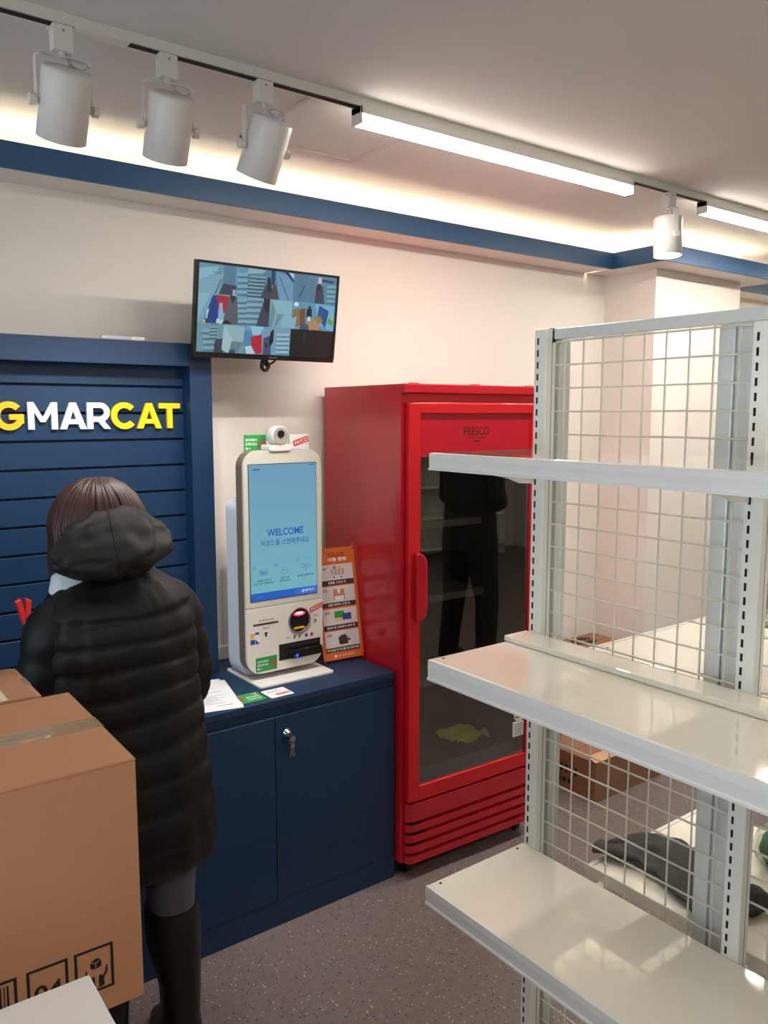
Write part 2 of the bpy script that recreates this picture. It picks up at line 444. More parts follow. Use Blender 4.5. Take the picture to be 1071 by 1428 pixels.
def spot_lamp(name, loc, d, power, size, color=(1,.97,.92)):
    l = bpy.data.lights.new(name, 'SPOT'); l.energy = power; l.spot_size = size; l.spot_blend = .6; l.shadow_soft_size = .04; l.color = color
    o = bpy.data.objects.new(name, l); COL.objects.link(o); o.location = loc
    o.rotation_euler = Vector(d).to_track_quat('-Z', 'Y').to_euler(); return o
for (tt, TT), xx in zip(sp[:3], (.556, .787, 1.034)):
    spot_lamp('spot_beam', tuple(Vector((xx, LY, LZ)) + (TT @ Vector((0,0,-.09)))), (TT.to_3x3() @ Vector((0,0,-1))), SPOT_POWER, math.radians(80))
t4, T4 = sp[3]
spot_lamp('spot_beam', tuple(Vector((2.720, LY, LZ)) + (T4 @ Vector((0,0,-.09)))), (T4.to_3x3() @ Vector((0,0,-1))), SPOT_POWER*1.5, math.radians(95))

# ================================================================== BLUE SIGN PANEL
PY0 = 2.543; PT = 1.877; XI = 1.121; XO = 1.198; ZC = .759
pan = thing('sign_panel', 'blue panelled sign board with framed edge and raised yellow and white letters', 'sign', (-.9, YW-.001, ZC+.001))
def P(x): return x + .9
def pb(x0, x1, y0, y1, z0, z1): return B(P(x0), P(x1), y0-(YW-.001), y1-(YW-.001), z0-ZC-.001, z1-ZC-.001)
YP = 2.604
pb(XI, XO, PY0, YW-.001, ZC+.001, PT).build('frame_side', 'blue', pan, bevel=.0015)
pb(-.9, -.82, PY0, YW-.001, ZC+.001, PT).build('frame_side', 'blue', pan, bevel=.0015)
pb(-.82, XI, PY0, YW-.001, 1.803, PT).build('frame_top', 'blue', pan, bevel=.0015)
pb(-.82, XI, YP+.022, YW-.001, ZC+.001, 1.803).build('backing', 'blue', pan)
zs = [1.803] + [1.7375 - .0856*k for k in range(12)]
for k in range(len(zs) - 1):
    pb(-.82, XI, YP, YP+.0215, zs[k+1]+.0038, zs[k] - (.0038 if k else 0)).build('board', 'blue', pan, bevel=.001, seg=1)
pb(-.82, XI, YP, YP+.0215, ZC+.001, zs[-1]-.0038).build('board', 'blue', pan, bevel=.001, seg=1)
# letters: strokes in a unit box (u right, v up, cap height 1)
def arc_pts(cu, cv, ro, ri, a0, a1, n=28):
    o = [(cu+ro*math.cos(math.radians(a0+(a1-a0)*k/n)), cv+ro*math.sin(math.radians(a0+(a1-a0)*k/n))) for k in range(n+1)]
    i = [(cu+ri*math.cos(math.radians(a0+(a1-a0)*k/n)), cv+ri*math.sin(math.radians(a0+(a1-a0)*k/n))) for k in range(n+1)]
    return o, i
def letter(ch, x0, w, mat):
    H = .0815; z0 = 1.603; st = .215
    fn = lambda u, v, t: (P(x0 + u*w), t - (YW-.001), z0 + v*H - ZC - .001)
    asp = w / H
    s = st / asp
    mb = MB(); y1, y0 = YP, YP - .012
    cnt = [0]
    def pr(pts):
        cnt[0] += 1; mb.prism(pts, y0 - .00006*cnt[0], y1, fn)
    def arcs(cu, cv, ro, ri, a0, a1):
        o, i = arc_pts(0, 0, ro, ri, a0, a1)
        for k in range(len(o)-1):
            pr([(cu+p[0]/asp, cv+p[1]) for p in (o[k], o[k+1], i[k+1], i[k])])
    if ch == 'M':
        pr([(0,0),(s,0),(s,1),(0,1)]); pr([(1-s,0),(1,0),(1,1),(1-s,1)])
        pr([(0,1),(.42,.27),(.58,.27),(.20,1)]); pr([(1,1),(.80,1),(.42,.27),(.58,.27)])
    elif ch == 'A':
        pr([(0,0),(s*1.08,0),(.5+s*.52,1),(.5-s*.52,1)]); pr([(1-s*1.08,0),(1,0),(.5+s*.52,1),(.5-s*.52,1)])
        pr([(.24,.19),(.76,.19),(.70,.37),(.30,.37)])
    elif ch == 'R':
        pr([(0,0),(s,0),(s,1),(0,1)])
        pr([(s*.9,.80),(.56,.80),(.56,1),(s*.9,1)]); pr([(s*.9,.27),(.56,.27),(.56,.47),(s*.9,.47)])
        arcs(.56, .635, .365, .165, -90, 90)
        pr([(.42,.33),(.70,.33),(1.0,0),(.72,0)])
    elif ch == 'C':
        arcs(.56, .5, .52, .30, 42, 318)
    elif ch == 'G':
        arcs(.52, .5, .52, .30, 42, 335)
        pr([(.52,.36),(1.0,.36),(1.0,.56),(.52,.56)]); pr([(.80,.22),(1.0,.22),(1.0,.5),(.80,.5)])
    elif ch == 'T':
        pr([(0,.79),(1,.79),(1,1),(0,1)]); pr([(.5-s/2,0),(.5+s/2,0),(.5+s/2,.8),(.5-s/2,.8)])
    mb.build('letter', mat, pan)
letter('G', .531, .084, 'amber'); letter('M', .627, .085, 'letter_white'); letter('A', .719, .079, 'letter_white'); letter('R', .801, .071, 'letter_white')
letter('C', .878, .071, 'yellow'); letter('A', .959, .081, 'yellow'); letter('T', 1.033, .072, 'yellow')

# small clear tube lying on the frame top
tb = thing('plastic_tube', 'small clear plastic tube lying on top of the blue sign frame', 'tube', (.93, 2.60, PT+.009))
MB().tube([(-.075,0,0),(.02,.0,0)], .0085, 12).build('clear_sleeve', 'cable', tb)
MB().tube([(.02,0,0),(.062,.0,0)], .0088, 12).build('cap', 'white_plastic', tb)
MB().tube([(.062,0,0),(.066,.0,0)], .006, 12).build('nozzle', 'grey_cap', tb)

# ================================================================== COUNTER
CY = 2.178; CX1 = 1.689
tag(B(-1.1, CX1, CY, YW-.0015, ZC-.022, ZC).build('counter_top', 'blue', bevel=.0015), 'dark blue laminate counter top under the payment kiosk', 'counter top')
def cabinet(x1, w, label, lock):
    t = thing('base_cabinet', label, 'cabinet', (x1-w, CY, 0), 0, 'blue base cabinets under the counter')
    D = YW - .003 - CY
    m = MB().box(0, w, .022, D, .09, ZC-.0225)
    m.build('body', 'blue', t)
    B(0, w, .004, .022, 0, .088).build('plinth', 'blue', t)
    B(0, w, .012, .022, .70, ZC-.0225).build('finger_groove', 'blue', t)
    for i in (0, 1):
        d = B(i*w/2+.0012, (i+1)*w/2-.0012, .002, .021, .0895, .703).build('door', 'blue', t, bevel=.001, seg=1)
        if lock and i == 1:
            lx, lz = w/2 + .041, .645
            MB().lathe([(.0005,.0),(.014,.0),(.0145,.004),(.011,.006),(.0105,.012),(.0085,.013),(.0085,.017),(.0005,.017)], (lx, .002, lz), 28, Matrix.Rotation(PI/2, 4, 'X')).build('lock', 'chrome', d)
            k = MB().box(lx-.001, lx+.001, -.030, -.015, lz-.004, lz+.004)
            k.prism(circ(lx+.004, lz-.012, .010, 16), -.030, -.028, FXZ).build('key', 'brass', d)
    return t
cab = cabinet(CX1, .952, 'blue two-door cabinet with a chrome lock below the kiosk', True)
cabinet(CX1-.952-.001, .952, 'plain blue two-door cabinet in front of the person', False)
kr = thing('key_ring', 'steel key ring with small keys hanging from the cabinet lock', 'keys', (1.259, CY-.024, .628))
MB().tube([(.0+.009*math.cos(2*PI*k/16), 0, -.005+.009*math.sin(2*PI*k/16)) for k in range(16)], .0013, 6, closed=True).build('ring', 'chrome', kr)
for i, (dx, a) in enumerate(((.001, .12), (.005, -.25))):
    c, s = math.cos(a), math.sin(a)
    f = lambda u, v, t, c=c, s=s, dx=dx: (dx + u*c - v*s, t, -.014 + u*s + v*c)
    k = MB().prism(circ(0, -.008, .008, 16), -.001+.003*i, .001+.003*i, f)
    k.prism([(-.0025,-.044),(.0025,-.044),(.0025,-.014),(-.0025,-.014)], -.001+.003*i, .001+.003*i, f)
    k.prism([(.0025,-.040),(.0055,-.037),(.0025,-.034)], -.001+.003*i, .001+.003*i, f)
    k.build('key', 'brass', kr)

# papers, cards
def sheet(name, label, cx, cy, w, h, rot, z, cat, mat, group=None):
    t = thing(name, label, cat, (cx, cy, z), rot, group)
    MB().prism(rrect(-w/2, w/2, -h/2, h/2, min(w, h)*.06, 3), 0, .0006, lambda u, v, q: (u, v, q)).build('sheet', mat, t)
    return t
FXY = lambda u, v, q: (u, v, q)
for i, (lab, dz, r, dx) in enumerate((('lower paper sheet lying on the counter beside the person', .0005, -.30, .012), ('upper printed paper sheet lying on the counter beside the person', .0013, -.24, 0))):
    t = thing('paper_sheet', lab, 'paper', (1.046+dx*.3, 2.352-dx, ZC+dz), r + .06)
    B(-.095, .095, -.14, .14, 0, .0006).build('sheet', 'paper', t)
    if i == 1:
        m = MB(); random.seed(3)
        rect(m, -.06, -.01, .115, .121, FXY, .0009)
        for k in range(17):
            rect(m, -.075, -.075 + random.uniform(.08, .15), .095-.0118*k, .0975-.0118*k, FXY, .0009)
        rect(m, .02, .07, -.118, -.114, FXY, .0009)
        m.build('print', 'grey_ink', t)
def green_card_print(t, fn, q, w, h, flip=False):
    m = MB()
    text(m, '네이버페이', -w*.17, h*.20, fn, q, width=w*.52, height=h*.17, off=.02)
    text(m, '결제하세요', -w*.17, -h*.04, fn, q, width=w*.52, height=h*.17, off=.02)
    rect(m, -w*.42, -w*.34, -h*.36, -h*.24, fn, q); text(m, 'pay', -w*.25, -h*.31, fn, q, width=w*.12)
    m.build('lettering', 'letter_white', t)
    p = MB(); quad(p, circ(w*.34, -h*.08, h*.27, 20), fn, q); p.build('round_patch', 'card_dark', t)
def payco_print(t, fn, q, u, v, w, rot):
    c, s = math.cos(rot), math.sin(rot)
    f2 = lambda a, b, tt: fn(u + a*c - b*s, v + a*s + b*c, tt)
    m = MB(); rect(m, -w/2, w/2, -w*.16, w*.16, f2, q); m.build('red_banner', 'red_ink', t)
    m2 = MB(); text(m2, 'PAYCO', .02*w, 0, f2, q*1.3 if q > 0 else q-.0003, width=w*.84, height=w*.20, off=.008); m2.build('lettering', 'letter_white', t)
g = sheet('green_card', 'green printed card lying flat on the counter by the kiosk foot', 1.157, 2.246, .093, .080, .0, ZC+.0005, 'card', 'green')
green_card_print(g, lambda u, v, q: (-u, -v, q), .0009, .09, .075)
c = sheet('white_card', 'white card with red banner lying flat on the counter by the kiosk foot', 1.255, 2.236, .083, .076, .0, ZC+.0005, 'card', 'paper')
m = MB(); rect(m, -.03, .01, .018, .021, FXY, .0009); rect(m, -.03, .02, .009, .012, FXY, .0009); m.build('print', 'grey_ink', c)
payco_print(c, FXY, .0009, .012, -.014, .05, .05)

# ================================================================== PAYMENT KIOSK
KY = 2.36; KX0, KX1, KZ0, KZ1 = 1.213, 1.508, .788, 1.532; KS = 1.014
ki = thing('payment_kiosk', 'white self-checkout kiosk with blue welcome touchscreen on the blue counter', 'kiosk', (1.36, 2.42, ZC))
def K(x, y, z): return (x - 1.36, y - 2.42, z - ZC)
KF = lambda u, v, t: K(u, t, v)
MB().prism(rrect(1.226, 1.515, 2.295, 2.545, .012, 4), ZC+.0002, ZC+.008, lambda u, v, t: K(u, v, t)).build('base_plate', 'white_plastic', ki, bevel=.0015)
MB().prism(rrect(1.222, 1.49, ZC+.009, 1.370, .04, 6), 2.417, 2.515, KF).build('stand_post', 'kiosk_post', ki, bevel=.004)
MB().prism(rrect(KX0, KX1, KZ0, KZ1, .055, 10), KY+.010, 2.4165, KF).build('housing', 'kiosk_side', ki, bevel=.003)
# front, split at the seam
def split_outline(top):
    pts = rrect(KX0, KX1, KZ0, KZ1, .055, 10)
    if top: return [(u, max(v, KS+.0012)) for u, v in pts if v > 1.1] + [(KX0, KS+.0012), (KX1, KS+.0012)]
    low = [(u, v) for u, v in pts if v < 1.1]
    k = [i for i in range(len(low)) if low[i][0] < 1.30]
    right = [p for p in low if p[0] > 1.36]; left = [p for p in low if p[0] <= 1.36]
    return left + right + [(KX1, KS-.0012), (KX0, KS-.0012)]
fb = MB().prism(split_outline(True), KY, KY+.0105, KF).build('screen_bezel', 'bezel', ki)
lp = MB().prism(split_outline(False), KY-.001, KY+.0105, KF).build('lower_panel', 'kiosk_white', ki)
# the picture on the touchscreen: coloured flat shapes
def picture(name, mat, parent, shapes, fn, t0, step=.00012):
    vs, fs, cols = [], [], []
    for k, (col, pts, faces) in enumerate(shapes):
        n = len(vs); vs += [fn(u, v, t0 - step*k) for u, v in pts]
        for f in faces: fs.append(tuple(i+n for i in f)); cols.append(lin(col))
    me = bpy.data.meshes.new(name); me.from_pydata(vs, [], fs)
    at = me.color_attributes.new('Col', 'FLOAT_COLOR', 'CORNER')
    for p, c in zip(me.polygons, cols):
        for li in p.loop_indices: at.data[li].color = c
    me.materials.append(M[mat]); o = bpy.data.objects.new(name, me); COL.objects.link(o); o.parent = parent
    return o
def sh(col, pts): return (col, pts, [tuple(range(len(pts)))])
def shr(col, u0, u1, v0, v1): return sh(col, [(u0,v0),(u1,v0),(u1,v1),(u0,v1)])
def sht(col, body, u, v, width=None, height=None, off=0.0):
    pts, fs = text_mesh(body, width, height, off); return (col, [(u+a, v+b) for a, b in pts], fs)
def shring(col, outer, inner):
    n = len(outer); return (col, outer + inner, [(i, (i+1) % n, n+(i+1) % n, n+i) for i in range(n)])
def shline(col, p, q, w):
    d = Vector((q[0]-p[0], q[1]-p[1])); n = Vector((-d.y, d.x)).normalized()*w/2
    return sh(col, [(p[0]-n.x,p[1]-n.y),(q[0]-n.x,q[1]-n.y),(q[0]+n.x,q[1]+n.y),(p[0]+n.x,p[1]+n.y)])
SX_0, SX_1, SZ_0, SZ_1 = 1.231, 1.486, 1.037, 1.486
sw, shh = SX_1-SX_0, SZ_1-SZ_0
B(*[a for a in (SX_0-.002-1.36, SX_1+.002-1.36, KY-.0007-2.42, KY-2.42, SZ_0-.002-ZC, SZ_1+.002-ZC)]).build('screen_glass', 'black', fb)
U = lambda a: SX_0 + sw*a
V = lambda a: SZ_1 - shh*a
S = []
N = 24
for k in range(N):   # the picture's own blue wash: a little paler towards the foot of the page
    f = k/(N-1); S.append(shr((118+int(8*f), 172+int(22*f), 206+int(2*f)), U(0), U(1), V((k+1)/N), V(k/N)))
S.append(shr((28, 100, 205), U(0), U(1), V(1), V(.943)))
S.append(sht((24, 96, 190), 'WELCOME', U(.52), V(.503), sw*.55, shh*.054, .022))
S.append(sht((30, 98, 170), '바코드를 스캔해주세요', U(.52), V(.578), sw*.72, shh*.046, .008))
S.append(shr((70, 104, 124), U(.065), U(.16), V(.041), V(.030))); S.append(shring((70, 104, 124), circ(U(.045), V(.036), .0028, 12), circ(U(.045), V(.036), .0018, 12))); S.append(shr((60, 90, 110), U(.89), U(.97), V(.016), V(.009)))
S.append(shring((96, 158, 186), rrect(U(.02), U(.98), V(.925), V(.715), .004, 3), rrect(U(.023), U(.977), V(.9235), V(.7165), .004, 3)))
for uu, vv, n_ in ((.055, .755, '1'), (.37, .745, '2'), (.70, .735, '3')):
    S.append(shring((40, 104, 160), circ(U(uu), V(vv), .0058, 18), circ(U(uu), V(vv), .0048, 18))); S.append(sht((40, 104, 160), n_, U(uu), V(vv), None, .006))
S.append(shring((40, 104, 190), rrect(U(.12), U(.25), V(.815), V(.775), .002, 3), rrect(U(.125), U(.245), V(.8125), V(.7775), .002, 3)))
for k in range(8): S.append(shr((40, 104, 190), U(.135+.012*k), U(.140+.012*k+.003*(k % 2)), V(.806), V(.784)))
bk = [(U(.445), V(.79)), (U(.545), V(.79)), (U(.525), V(.825)), (U(.465), V(.825))]
for i in range(4): S.append(shline((40, 104, 190), bk[i-1], bk[i], .0012))
S.append(shline((40, 104, 190), (U(.47), V(.79)), (U(.485), V(.765)), .001)); S.append(shline((40, 104, 190), (U(.52), V(.79)), (U(.505), V(.765)), .001))
S.append(shring((40, 104, 190), rrect(U(.745), U(.895), V(.795), V(.765), .006, 4), rrect(U(.75), U(.89), V(.793), V(.767), .005, 4)))
S.append(sht((40, 104, 190), '결제', U(.82), V(.78), sw*.06, shh*.014)); S.append(shring((40, 104, 190), circ(U(.825), V(.807), .004, 12), circ(U(.825), V(.807), .003, 12)))
for u_, ls in ((.19, ('상품을 선택 후', '바코드를 스캔해주세요')), (.50, ('장바구니를', '확인해주세요')), (.82, ('결제를 진행해주세요',))):
    for i, q in enumerate(ls): S.append(sht((30, 60, 60), q, U(u_), V(.851+.022*i), sw*(.026*len(q)), shh*.016, .01))
S.append(shring((120, 170, 240), rrect(U(.66), U(.98), V(.993), V(.950), .008, 4), rrect(U(.665), U(.975), V(.991), V(.952), .0075, 4)))
S.append(sht((220, 235, 255), '결제하기', U(.85), V(.971), sw*.20, shh*.024, .015)); S.append(shring((120, 170, 240), rrect(U(.70), U(.73), V(.98), V(.962), .001, 2), rrect(U(.705), U(.725), V(.978), V(.964), .001, 2)))
S.append(shring((50, 120, 215), rrect(U(.03), U(.22), V(.990), V(.953), .006, 4), rrect(U(.034), U(.216), V(.9885), V(.9545), .006, 4))); S.append(shr((60, 128, 220), U(.08), U(.17), V(.976), V(.966)))
picture('screen_picture', 'kscreen', fb, S, KF, KY-.0012, .00004)
# lower panel fittings
sc = MB()
n = 40
sc.loft([[K(1.4135+r*math.cos(2*PI*k/n), y, .949+r*1.03*math.sin(2*PI*k/n)) for k in range(n)] for r, y in ((.0435, KY-.001), (.0435, KY-.005), (.0395, KY-.006), (.0385, KY+.004))], False)
sc.build('scanner_ring', 'kiosk_side', lp)
MB().prism(circ(1.4135, .949, .0392, 36, .0404), KY-.0018, KY-.0012, KF).build('scanner_window', 'black', lp)
m = MB(); quad(m, circ(1.4135, .972, .023, 24, .008), KF, KY-.0020); m.build('scanner_light', 'led_red', lp)
m = MB(); quad(m, circ(1.4135, .9735, .015, 24, .0035), KF, KY-.0022); m.build('scanner_light', 'led_white', lp)
m = MB(); quad(m, [(1.39,.919),(1.437,.919),(1.433,.927),(1.395,.927)], KF, KY-.0020); m.build('scanner_floor', 'amber', lp)
MB().prism([(1.237,.953),(1.332,.953),(1.332,.960),(1.237,.960)], KY-.0016, KY-.0009, KF).build('receipt_slot', 'kiosk_side', lp)
MB().prism([(1.239,.9545),(1.330,.9545),(1.330,.9575),(1.239,.9575)], KY-.0020, KY-.0015, KF).build('receipt_gap', 'dark', lp)
m = MB(); fnq = KF; q = KY-.0013
text(m, '영수증을 받으세요', 1.286, .969, KF, q, width=.058); text(m, '영수증', 1.285, .941, KF, q, width=.022); rect(m, 1.279, 1.290, .920, .927, KF, q); rect(m, 1.281, 1.288, .912, .9195, KF, q)
text(m, '바코드', 1.481, .955, KF, q, width=.022); frame2(m, 1.472, 1.482, .931, .943, .001, KF, q)
for k in range(4): rect(m, 1.474+.002*k, 1.475+.002*k, .933, .941, KF, q)
text(m, '카드', 1.370, .894, KF, q, width=.015); rect(m, 1.390, 1.400, .894, .898, KF, q); rect(m, 1.391, 1.396, .886, .893, KF, q)
quad(m, [(1.408,.886),(1.413,.886),(1.419,.898),(1.414,.899)], KF, q)
m.build('panel_print', 'print_black', lp)
MB().prism(circ(1.441, .892, .0062, 20), KY-.0018, KY-.0009, KF).build('blue_dot', 'blue_ink', lp)
MB().prism(circ(1.4625, .892, .0062, 20), KY-.0018, KY-.0009, KF).build('red_dot', 'red_ink', lp)
m = MB(); rect(m, 1.225, 1.262, .890, .935, KF, KY-.0013); lsk = m.build('small_sticker', 'paper', lp)
m = MB(); rect(m, 1.226, 1.241, .912, .930, KF, KY-.0016); rect(m, 1.255, 1.261, .893, .897, KF, KY-.0016); m.build('sticker_print', 'amber', lp)
m = MB(); rect(m, 1.243, 1.259, .924, .932, KF, KY-.0016); rect(m, 1.226, 1.243, .892, .909, KF, KY-.0016); quad(m, [(1.245,.892),(1.259,.892),(1.245,.910)], KF, KY-.0016); m.build('sticker_print', 'blue_ink', lp)
cr = MB(); cr.prism([(1.333,.820),(1.4965,.820),(1.4965,.8755),(1.333,.8755)], KY-.0022, KY-.0009, KF); cro = cr.build('reader_recess', 'dark', lp)
MB().prism(rrect(1.368, 1.498, .822, .853, .008, 4), KY-.016, KY-.002, KF).build('card_reader', 'black', lp, bevel=.002)
m = MB().prism(rrect(1.372, 1.49, .856, .8665, .004, 4), KY-.010, KY-.002, KF); m.build('card_reader_top', 'black', lp, bevel=.001)
m = MB(); rect(m, 1.3925, 1.3985, .826, .8365, KF, KY-.0164); m.build('status_light', 'led_blue', lp)
m = MB(); rect(m, 1.428, 1.436, .849, .853, KF, KY-.0166); quad(m, circ(1.386, .8315, .003, 12), KF, KY-.0166); m.build('reader_print', 'grey_ink', lp)
# green card stuck on the panel
def card_at(name, label, cx, y, cz, w, h, mat, tilt=0.0):
    t = thing(name, label, 'card', (cx, y, cz), 0)
    MB().prism(rrect(-w/2, w/2, -h/2, h/2, .003, 3), 0, .0006, lambda u, v, q: (u, q, v)).build('card_sheet', mat, t)
    t.rotation_euler = (tilt, 0, 0)
    return t
FC = lambda u, v, q: (u, -q, v)
g = card_at('green_card', 'green printed card stuck on the lower front of the kiosk', 1.284, KY-.0018, .8195, .080, .048, 'green'); green_card_print(g, FC, .0004, .08, .048)
g = card_at('green_card', 'green printed card standing behind the top of the kiosk', 1.288, 2.4185, 1.553, .082, .056, 'green'); green_card_print(g, FC, .0004, .082, .056)
w_ = card_at('white_card', 'white card with red banner standing behind the top of the kiosk', 1.458, 2.4185, 1.553, .074, .056, 'paper'); payco_print(w_, FC, .0004, .006, .004, .062, .30)
ps = thing('payment_sticker', 'red sticker stuck at the edge of the kiosk lower panel', 'sticker', (1.482, KY-.0014, .984))
payco_print(ps, FC, .0004, 0, 0, .054, .30)
# webcam
wc = thing('webcam', 'round white webcam clipped on top of the kiosk', 'webcam', (1.347, 2.368, KZ1))
WF = lambda u, v, t: (u, t, v)
MB().prism(rrect(-.041, .041, -.004, .017, .007, 4), -.014, .045, WF).build('clip', 'white_plastic', wc, bevel=.002)
MB().tube([(0, .004, .016), (0, .004, .026)], .009, 16).build('neck', 'white_plastic', wc)
n = 36
MB().loft([[(r*math.cos(2*PI*k/n), y, .047+r*math.sin(2*PI*k/n)) for k in range(n)] for r, y in ((.002, .036), (.026, .036), (.031, .030), (.0315, -.012), (.0295, -.016), (.028, -.0165), (.001, -.0165))], False).build('camera_body', 'white_plastic', wc)
MB().prism(circ(0, .047, .0275, 32), -.018, -.016, WF).build('face_plate', 'lensgrey', wc)
MB().loft([[(r*math.cos(2*PI*k/n), y, .053+r*math.sin(2*PI*k/n)) for k in range(n)] for r, y in ((.0125, -.017), (.0125, -.021), (.0095, -.022), (.001, -.0195))], False).build('lens', 'black', wc)

# ================================================================== ORANGE INSTRUCTION BANNER
ba = thing('instruction_banner', 'orange instruction banner stand with four picture steps beside the kiosk', 'banner', (1.531, 2.388, ZC))
e1 = Vector((.166, -.013, 0)); e2 = Vector((.003, .070, .396)); nn = e1.cross(e2).normalized()
def BF(u, v, t): return tuple(Vector((0, 0, .012)) + e1*u + e2*v + nn*t)
MB().prism([(0,0),(1,0),(1,1),(0,1)], -.0006, 0, BF).build('sheet', 'orange', ba)
for (u, v) in ((.03,.02),(.97,.02),(.03,.98),(.97,.98)):
    MB().prism(circ(u, v, .018, 12, .0075), 0, .001, BF).build('eyelet', 'chrome', ba)
st = MB()
back = Vector((.085, .075, -.0))
for u, v in ((.02, 1.02), (.98, 1.02)): st.tube([BF(u, v, -.003), BF(.5, .42, -.010)], .0014, 6)
for u, v in ((.03, -.02), (.97, -.02)): st.tube([BF(.5, .42, -.010), BF(u, v, -.003), tuple(Vector(BF(u, v, .003)) - Vector((0,0,.0)))], .0014, 6)
st.tube([BF(.5, .42, -.010), (.09, .115, .0015)], .0014, 6)
for u in (.03, .97):
    p = Vector(BF(u, -.02, .0)); st.tube([tuple(p), (p.x, p.y-.004, .0015)], .0022, 6)
for u in (.03, .97):
    p = Vector(BF(u, 1.0, .0)); st.tube([tuple(p), (p.x, p.y+.0, p.z+.012)], .0022, 6)
st.build('stand_rods', 'chrome', ba)
m = MB(); text(m, '키오스크', .53, .94, BF, .0005, width=.42, height=.035, off=.03); rect(m, .32, .74, .917, .921, BF, .0005)
bands = [(.85, .71, .665), (.655, .51, .47), (.455, .31, .265), (.255, .11, .068)]
for a, b_, c_ in bands: rect(m, .08, .92, c_, b_, BF, .0005)
stuff(m.build('dark_print', 'brown_ink', ba))
m = MB()
for a, b_, c_ in bands: rect(m, .08, .92, b_, a, BF, .0005)
m.build('picture_panels', 'panelgrey', ba)
m = MB(); text(m, '이용 방법', .55, .895, BF, .0008, width=.45, height=.035, off=.03)
for (a, b_, c_), s_ in zip(bands, ('상품을 고르신 후', '상품 바코드 스캔 후', '결제수단 선택하기 터치 후', '카드삽입 및 카드를 태그해주세요')):
    text(m, s_, .5, (b_+c_)/2, BF, .0009, width=min(.8, .05*len(s_)), height=.022, off=.02)
text(m, '무인매장 솔루션', .55, .034, BF, .0009, width=.4, height=.02); quad(m, circ(.30, .034, .03, 12, .012), BF, .0009)
stuff(m.build('white_print', 'letter_white', ba))
m = MB()
for (a, b_, c_), s_ in zip(bands, ('01', '02', '03', '04')): text(m, s_, .19, a-.035, BF, .0009, width=.11, height=.022, off=.03)
m.build('step_numbers', 'red_ink', ba)
m = MB()   # little pictures: trolley, parcel, cards, purse
for k in range(4): line2(m, (.40+.09*k, .755), (.38+.10*k, .805), .012, BF, .0009)
for k in range(3): line2(m, (.385, .760+.02*k), (.70, .760+.02*k), .004, BF, .0009)
quad(m, circ(.44, .735, .02, 10, .008), BF, .0009); quad(m, circ(.62, .735, .02, 10, .008), BF, .0009)
quad(m, [(.42,.13),(.64,.13),(.62,.205),(.40,.20)], BF, .0010); quad(m, circ(.66, .168, .035, 10, .012), BF, .0010)
m.build('picture_dark', 'brown_ink', ba)
m = MB(); rect(m, .38, .66, .53, .625, BF, .0009); quad(m, [(.41,.81),(.52,.81),(.50,.835),(.43,.835)], BF, .0009); m.build('picture_tan', 'card', ba)
m = MB(); rect(m, .41, .63, .53, .565, BF, .0012); rect(m, .49, .55, .59, .625, BF, .0012); m.build('picture_white', 'paper', ba)
m = MB(); rect(m, .36, .60, .37, .43, BF, .0009); m.build('picture_green', 'green', ba)
m = MB(); rect(m, .55, .77, .345, .405, BF, .0012); quad(m, [(.43,.19),(.58,.20),(.60,.222),(.46,.212)], BF, .0008); m.build('picture_blue', 'blue_ink', ba)
m = MB(); quad(m, circ(.42, .352, .06, 12, .009), BF, .0013); quad(m, circ(.52, .357, .045, 12, .012), BF, .0013); quad(m, [(.55,.81),(.62,.80),(.64,.825),(.57,.828)], BF, .0010); m.build('picture_gold', 'amber', ba)

# ================================================================== MONITOR
tv = thing('security_monitor', 'wall-mounted black monitor showing nine security camera views', 'monitor', (1.376, 2.490, 1.832))
tv.rotation_euler = (math.radians(9.0), 0, 0)
TW, TH = .533, .300
TF = lambda u, v, t: (u - TW/2, t, v)
MB().box(-TW/2, TW/2, .0, .022, 0, TH).build('back_shell', 'black', tv, bevel=.003)
fr = MB(); w_ = .008
for a in ((0, TW, 0, .017), (0, TW, TH-w_, TH), (0, w_, .017, TH-w_), (TW-w_, TW, .017, TH-w_)): fr.box(a[0]-TW/2, a[1]-TW/2, -.007, 0, a[2], a[3])
fr.build('screen_frame', 'black', tv, bevel=.0012, seg=1)
m = MB(); rect(m, .004+TW/2, .036+TW/2, .0070, .0100, TF, -.0074); m.build('maker_mark', 'grey_ink', tv)
MB().box(-.09, .09, .022, .040, .07, .22).build('mount_plate', 'black', tv, bevel=.002)
Rb = Matrix.Rotation(math.radians(-8.7), 4, 'X')
mt = MB()
mt.box(-.05, .05, .038, .150, .09, .2); mt.box(-.07,.07,.150,.158,.06,.23); mt.build('wall_bracket', 'black', tv)
mt2 = bpy.data.objects.get('wall_bracket')
cb = [(-.012, .012, -.002)]
for k in range(26):
    a = 2*PI*k/12; cb.append((-.005 + .012*math.cos(a) + .012*(k/26), .010+.002*math.sin(a*.5), -.022 + .018*math.sin(a) + .002*(k % 3)))
cb += [(.02, .012, -.016), (.035, .012, -.008), (.045, .012, .004)]
MB().tube(cb, .0035, 6).build('coiled_cable', 'black', tv)
